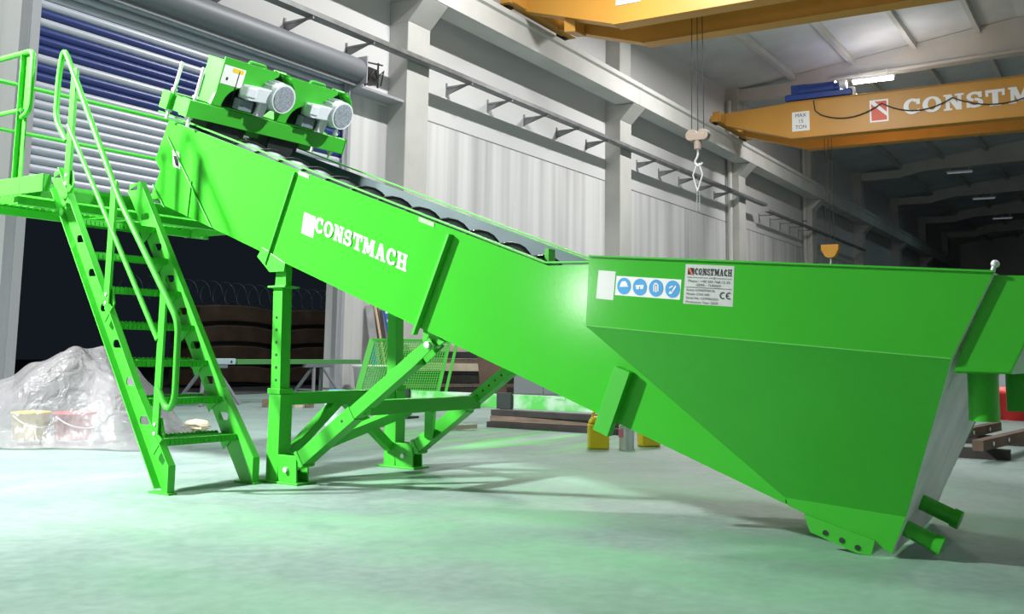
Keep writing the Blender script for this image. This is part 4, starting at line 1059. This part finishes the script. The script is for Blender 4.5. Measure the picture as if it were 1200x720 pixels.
tag(sc_.build('offcut', WOODL), 'small pale wood offcut lying on the green striped floor', 'offcut')

# against the wall beside the door
t_ = thing('white_tub', 'white tub against the wall beside the door frame', 'tub', (17.75, 14.55, 0))
MB().lathe((0, 0, 0), (0, 0, 1), [(.001, 0), (.33, 0), (.40, .55), (.43, .55), (.43, .60), (.38, .60), (.32, .04), (.001, .04)], 26).build('tub_body', WHITE, t_)
MB().cyl((0, 0, .5), (0, 0, .56), .372, n=24).build('tub_contents', CREAM, t_)
o = MB().bar((0, 0, 0), (-.10, .03, .52), .16, .03, (0, 1, 0)).build('blue_offcut', LBLUE, bevel=.003); o.location = (17.86, 14.55, .60); tag(o, 'short blue offcut sticking out of the white tub', 'offcut')
def lean(name, label, x0, x1, z1, y0, wd_, m_, th=.03, grp=None):
    o = MB().bar((x0, y0, .0), (x1, YW - .05, z1), wd_, th, (0, -1, .2)).build(name, m_, bevel=.003); tag(o, label, 'board', grp); return o
lean('leaning_board', 'wide grey board leaning on the wall, left of the blue spirit level', 18.36, 18.34, 1.95, 14.78, .28, GREYB)
lean('leaning_batten', 'thin brown batten leaning between the grey board and the spirit level', 18.56, 18.48, 2.2, 14.66, .06, PEACH)
lv = thing('spirit_level', 'long blue spirit level leaning on the wall beside the first pillar', 'spirit level', (18.64, 14.5, .35))
MB().bar((0, 0, 0), (.06, .50, 1.65), .13, .04, (0, -1, .3)).build('level_body', LBLUE, lv)
for k in range(7):
    f_ = .12 + .125 * k; MB().bar((.06 * f_, .50 * f_ - .024, 1.65 * f_), (.06 * (f_ + .04), .50 * (f_ + .04) - .024, 1.65 * (f_ + .04)), .07, .006, (0, -1, .3)).build('level_window', WHITE, lv)
lean('leaning_board', 'narrow grey board leaning in the corner at the first pillar', 18.70, 18.72, 2.0, 14.68, .20, mat('grey_board2', (.22, .22, .22), .7))
o = MB().box((17.28, YW - .03, 1.72), (17.46, YW - .002, 1.98)).build('switch_box', PLATE, bevel=.01); tag(o, 'small switch box on the white wall beside the door frame', 'switch box')
# timber and cabinet behind
cx_, cy_ = 18.4, 12.7
cols = [WOODD, WOOD, WOODD, WOODD, WOODL, WOOD, WOODD, WOODL]
words_ = ('bottom', 'second', 'third', 'fourth', 'fifth', 'sixth', 'seventh', 'top')
z_ = 0.0
for k in range(8):
    h = (.16, .10, .18, .07, .17, .10, .16, .14)[k]; l_ = (1.5, 1.5, 1.5, 1.45, 1.05, 1.3, 1.35, 1.1)[k]
    o = MB().box((-l_, -.32, 0), (l_, .32, h - .012)).build('timber', cols[k], bevel=.008); o.location = (cx_ + (.0 if k != 4 else -.1), cy_ + .03 * (k % 2), z_); o.rotation_euler = (0, 0, -.75 + .02 * (k % 3)); z_ += h
    tag(o, ('dark', 'brown', 'dark', 'thin dark', 'pale', 'brown', 'dark', 'pale')[k] + ' timber, ' + words_[k] + ' layer of the stack seen behind the mesh guard', 'timber', 'stacked timbers')
t_ = thing('steel_cabinet', 'grey steel cabinet behind the overspray board, mostly hidden by the trough', 'cabinet', (18.3, 10.45, 0), -1.02)
MB().box((-.57, -.22, 0), (.57, .22, .06)).build('cabinet_plinth', DARK, t_)
MB().box((-.6, -.25, .06), (.6, .25, 1.5)).build('cabinet_body', CABG, t_, (0, 0, 0), .01)
for s_ in (-1, 1):
    dd = MB().box((min(0, s_ * .59) + .004, -.27, .10), (max(0, s_ * .59) - .004, -.25, 1.46)).build('cabinet_door', CABG, t_, (0, 0, 0), .004)
    MB().box((s_ * .05 - .012, -.29, .65), (s_ * .05 + .012, -.27, .85)).build('door_handle', DARK, dd)
o = MB().bar((17.7, 11.25, .0), (17.9, 11.5, .95), .55, .04, (.85, .5, .2)).build('brown_panel', BROWN, bevel=.004); tag(o, 'brown panel leaning between the timber stack and the grey cabinet', 'panel')
# trestles and tubes in the doorway
def trestle(x, label):
    t_ = thing('trestle', label, 'trestle', (x, 13.0, 0))
    MB().box((-.35, -.05, .60), (.35, .05, .66)).build('trestle_top', TRST, t_, (0, 0, 0), .004)
    for sx in (-1, 1):
        for sy in (-1, 1):
            MB().bar((sx * .42, sy * .30, 0), (sx * .12, sy * .02, .60), .045, .045, (0, 1, 0)).build('leg', TRST, t_, (0, 0, 0), .003)
        MB().bar((sx * .33, -.2, .2), (sx * .33, .2, .2), .03, .03).build('stretcher', TRST, t_)
trestle(9.7, 'grey trestle left of the staircase in the open doorway')
trestle(11.7, 'grey trestle seen between the stair stringers in the open doorway')
trestle(14.3, 'grey trestle behind the near support leg in the open doorway')
t_ = thing('steel_tube', 'grey blue steel tube with a drilled end, lying on two trestles', 'steel tube', (10.9, 13.0, .66)); MB().box((-1.7, -.05, 0), (1.25, .05, .09)).build('tube_body', TRST, t_, (0, 0, 0), .004)
MB().box((.75, -.056, -.0), (1.32, .056, .10)).build('end_sleeve', mat('pale_blue', (.42, .55, .62), .4), t_, (0, 0, 0), .01); MB().cyl((1.22, -.06, .045), (1.22, -.056, .045), .022, n=14).build('drilled_hole', DARK, t_)
o = MB().box((-1.6, -.05, 0), (1.6, .05, .085)).build('painted_tube', mat('dull_green', (.09, .30, .09), .5), bevel=.004); o.location = (13.9, 13.02, .662); tag(o, 'dull green steel tube lying on trestles behind the support leg', 'steel tube')
# outside in the dark
def bundle(label, x0, x1, y, n_, grp):
    t_ = thing('layered_stack', label, 'stack', ((x0 + x1) / 2, y, 0), 0); w2 = (x1 - x0) / 2
    for k in range(n_):
        h = 2.0 / n_
        pr = [(-w2, h * k + .02), (-w2 * .5, h * k + .07), (0, h * k + .09), (w2 * .5, h * k + .07), (w2, h * k + .02), (w2 * .98, h * (k + .82)), (w2 * .5, h * (k + .95)), (0, h * (k + .98)), (-w2 * .5, h * (k + .95)), (-w2 * .98, h * (k + .82))]
        MB().prism([(a, -.5, c_) for a, c_ in pr], (0, 1.0, 0)).build('layer', BROWN, t_, (0, 0, -.0), .03)
    MB().box((-w2 * .9, -.4, 0), (w2 * .9, .4, 1.9)).build('core', DARK, t_)
bundle('rust brown layered stack in the dark yard, left of the near support leg', 16.7, 19.2, 19.5, 4, None)
bundle('rust brown layered stack in the dark yard, right of the near support leg', 19.7, 22.6, 19.5, 4, None)
hx = [(15.0 + .014 * k, 19.5 + .28 * cs(k * .22), 2.29 + .28 * sn(k * .22)) for k in range(640)]
tag(MB().tube(hx, .012, 5).build('razor_wire', mat('wire', (.12, .17, .18), .5, .3)), 'coiled fence wire above the brown stacks in the dark yard', 'coil wire')
area('yard_fill_light', (17, 16.6, 7.5), (19, 20, .5), .5, 90, (.9, .95, 1))  # unseen light added to lift the brown stacks out of the dark
# right-hand side behind the outlets
def profile(label, p_, q_, z0, z1):
    p_ = Vector(p_); q_ = Vector(q_); d = (q_ - p_).normalized(); t_ = thing('steel_profile', label, 'steel profile', (p_.x, p_.y, z0), 0); off = (p_.x, p_.y, z0)
    zz = (z0 + z1) / 2
    MB().bar((p_.x, p_.y, zz), (q_.x, q_.y, zz), .10, z1 - z0).build('profile_body', BROWN, t_, off, .004)
    for f_ in (.12, .32, .55, .8):
        c_ = p_ + (q_ - p_) * f_; sd = Vector((d.y, -d.x, 0)) ; sd = sd if sd.dot(AW) < 0 else -sd
        MB().cyl((c_.x, c_.y, zz) + Vector((0, 0, 0)) if False else Vector((c_.x, c_.y, zz)) + sd * .05, Vector((c_.x, c_.y, zz)) + sd * .056, .022, n=12).build('bolt_hole', WHITE, t_, off)
for k, (x, y) in enumerate(((10.75, 1.55), (12.6, 1.30))):
    o = MB().box((-.05, -.5, 0), (.05, .5, .10)).build('bearer', WOODD, bevel=.005); o.location = (x, y, 0); tag(o, ('dark bearer under the left ends of the brown steel profiles', 'dark bearer under the right ends of the brown steel profiles')[k], 'bearer')
profile('brown steel profile with pale bolt holes, front one on the bearers', (10.35, 1.28, 0), (13.4, .92, 0), .10, .20)
profile('brown steel profile with pale bolt holes, rear one on the bearers', (10.45, 1.75, 0), (13.5, 1.45, 0), .10, .20)
t_ = thing('bin', 'red bin on the floor far right behind the outlet pipes', 'bin', (17.9, 1.62, 0)); MB().lathe((0, 0, 0), (0, 0, 1), [(.001, 0), (.27, 0), (.33, .40), (.36, .40), (.36, .46), (.001, .46)], 24).build('bin_body', REDOBJ, t_); MB().lathe((0, 0, .46), (0, 0, 1), [(.30, 0), (.25, .05), (.001, .06)], 24).build('bin_lid', REDOBJ, t_)
t_ = thing('drum', 'blue drum standing left of the red bin', 'drum', (17.9, 2.22, 0)); MB().lathe((0, 0, 0), (0, 0, 1), [(.001, 0), (.19, 0), (.19, .2), (.2, .22), (.19, .24), (.19, .58), (.001, .60)], 24).build('drum_body', mat('drum_blue', (.05, .13, .30), .4), t_); MB().cyl((.05, 0, .59), (.05, 0, .62), .04, n=12).build('drum_cap', DARK, t_)
o = MB().lathe((0, 0, 0), (0, 0, 1), [(.001, 0), (.10, 0), (.10, .16), (.04, .20), (.04, .24), (.001, .24)], 18).build('yellow_can', YBUCK); o.location = (17.9, 2.20, .60 + .02); tag(o, 'small yellow can standing on the blue drum', 'can')
t_ = thing('control_cabinet', 'dark grey cabinet at the right edge behind the launder', 'cabinet', (19.5, 1.55, 0), -1.0); MB().box((-.42, -.27, 0), (.42, .27, .08)).build('cabinet_plinth', DARK, t_); MB().box((-.45, -.3, .08), (.45, .3, 1.55)).build('cabinet_body', CABG, t_, (0, 0, 0), .02); MB().box((-.40, -.32, .14), (.40, -.30, 1.5)).build('cabinet_door', mat('dull_grey', (.16, .17, .17), .6), t_, (0, 0, 0), .006)
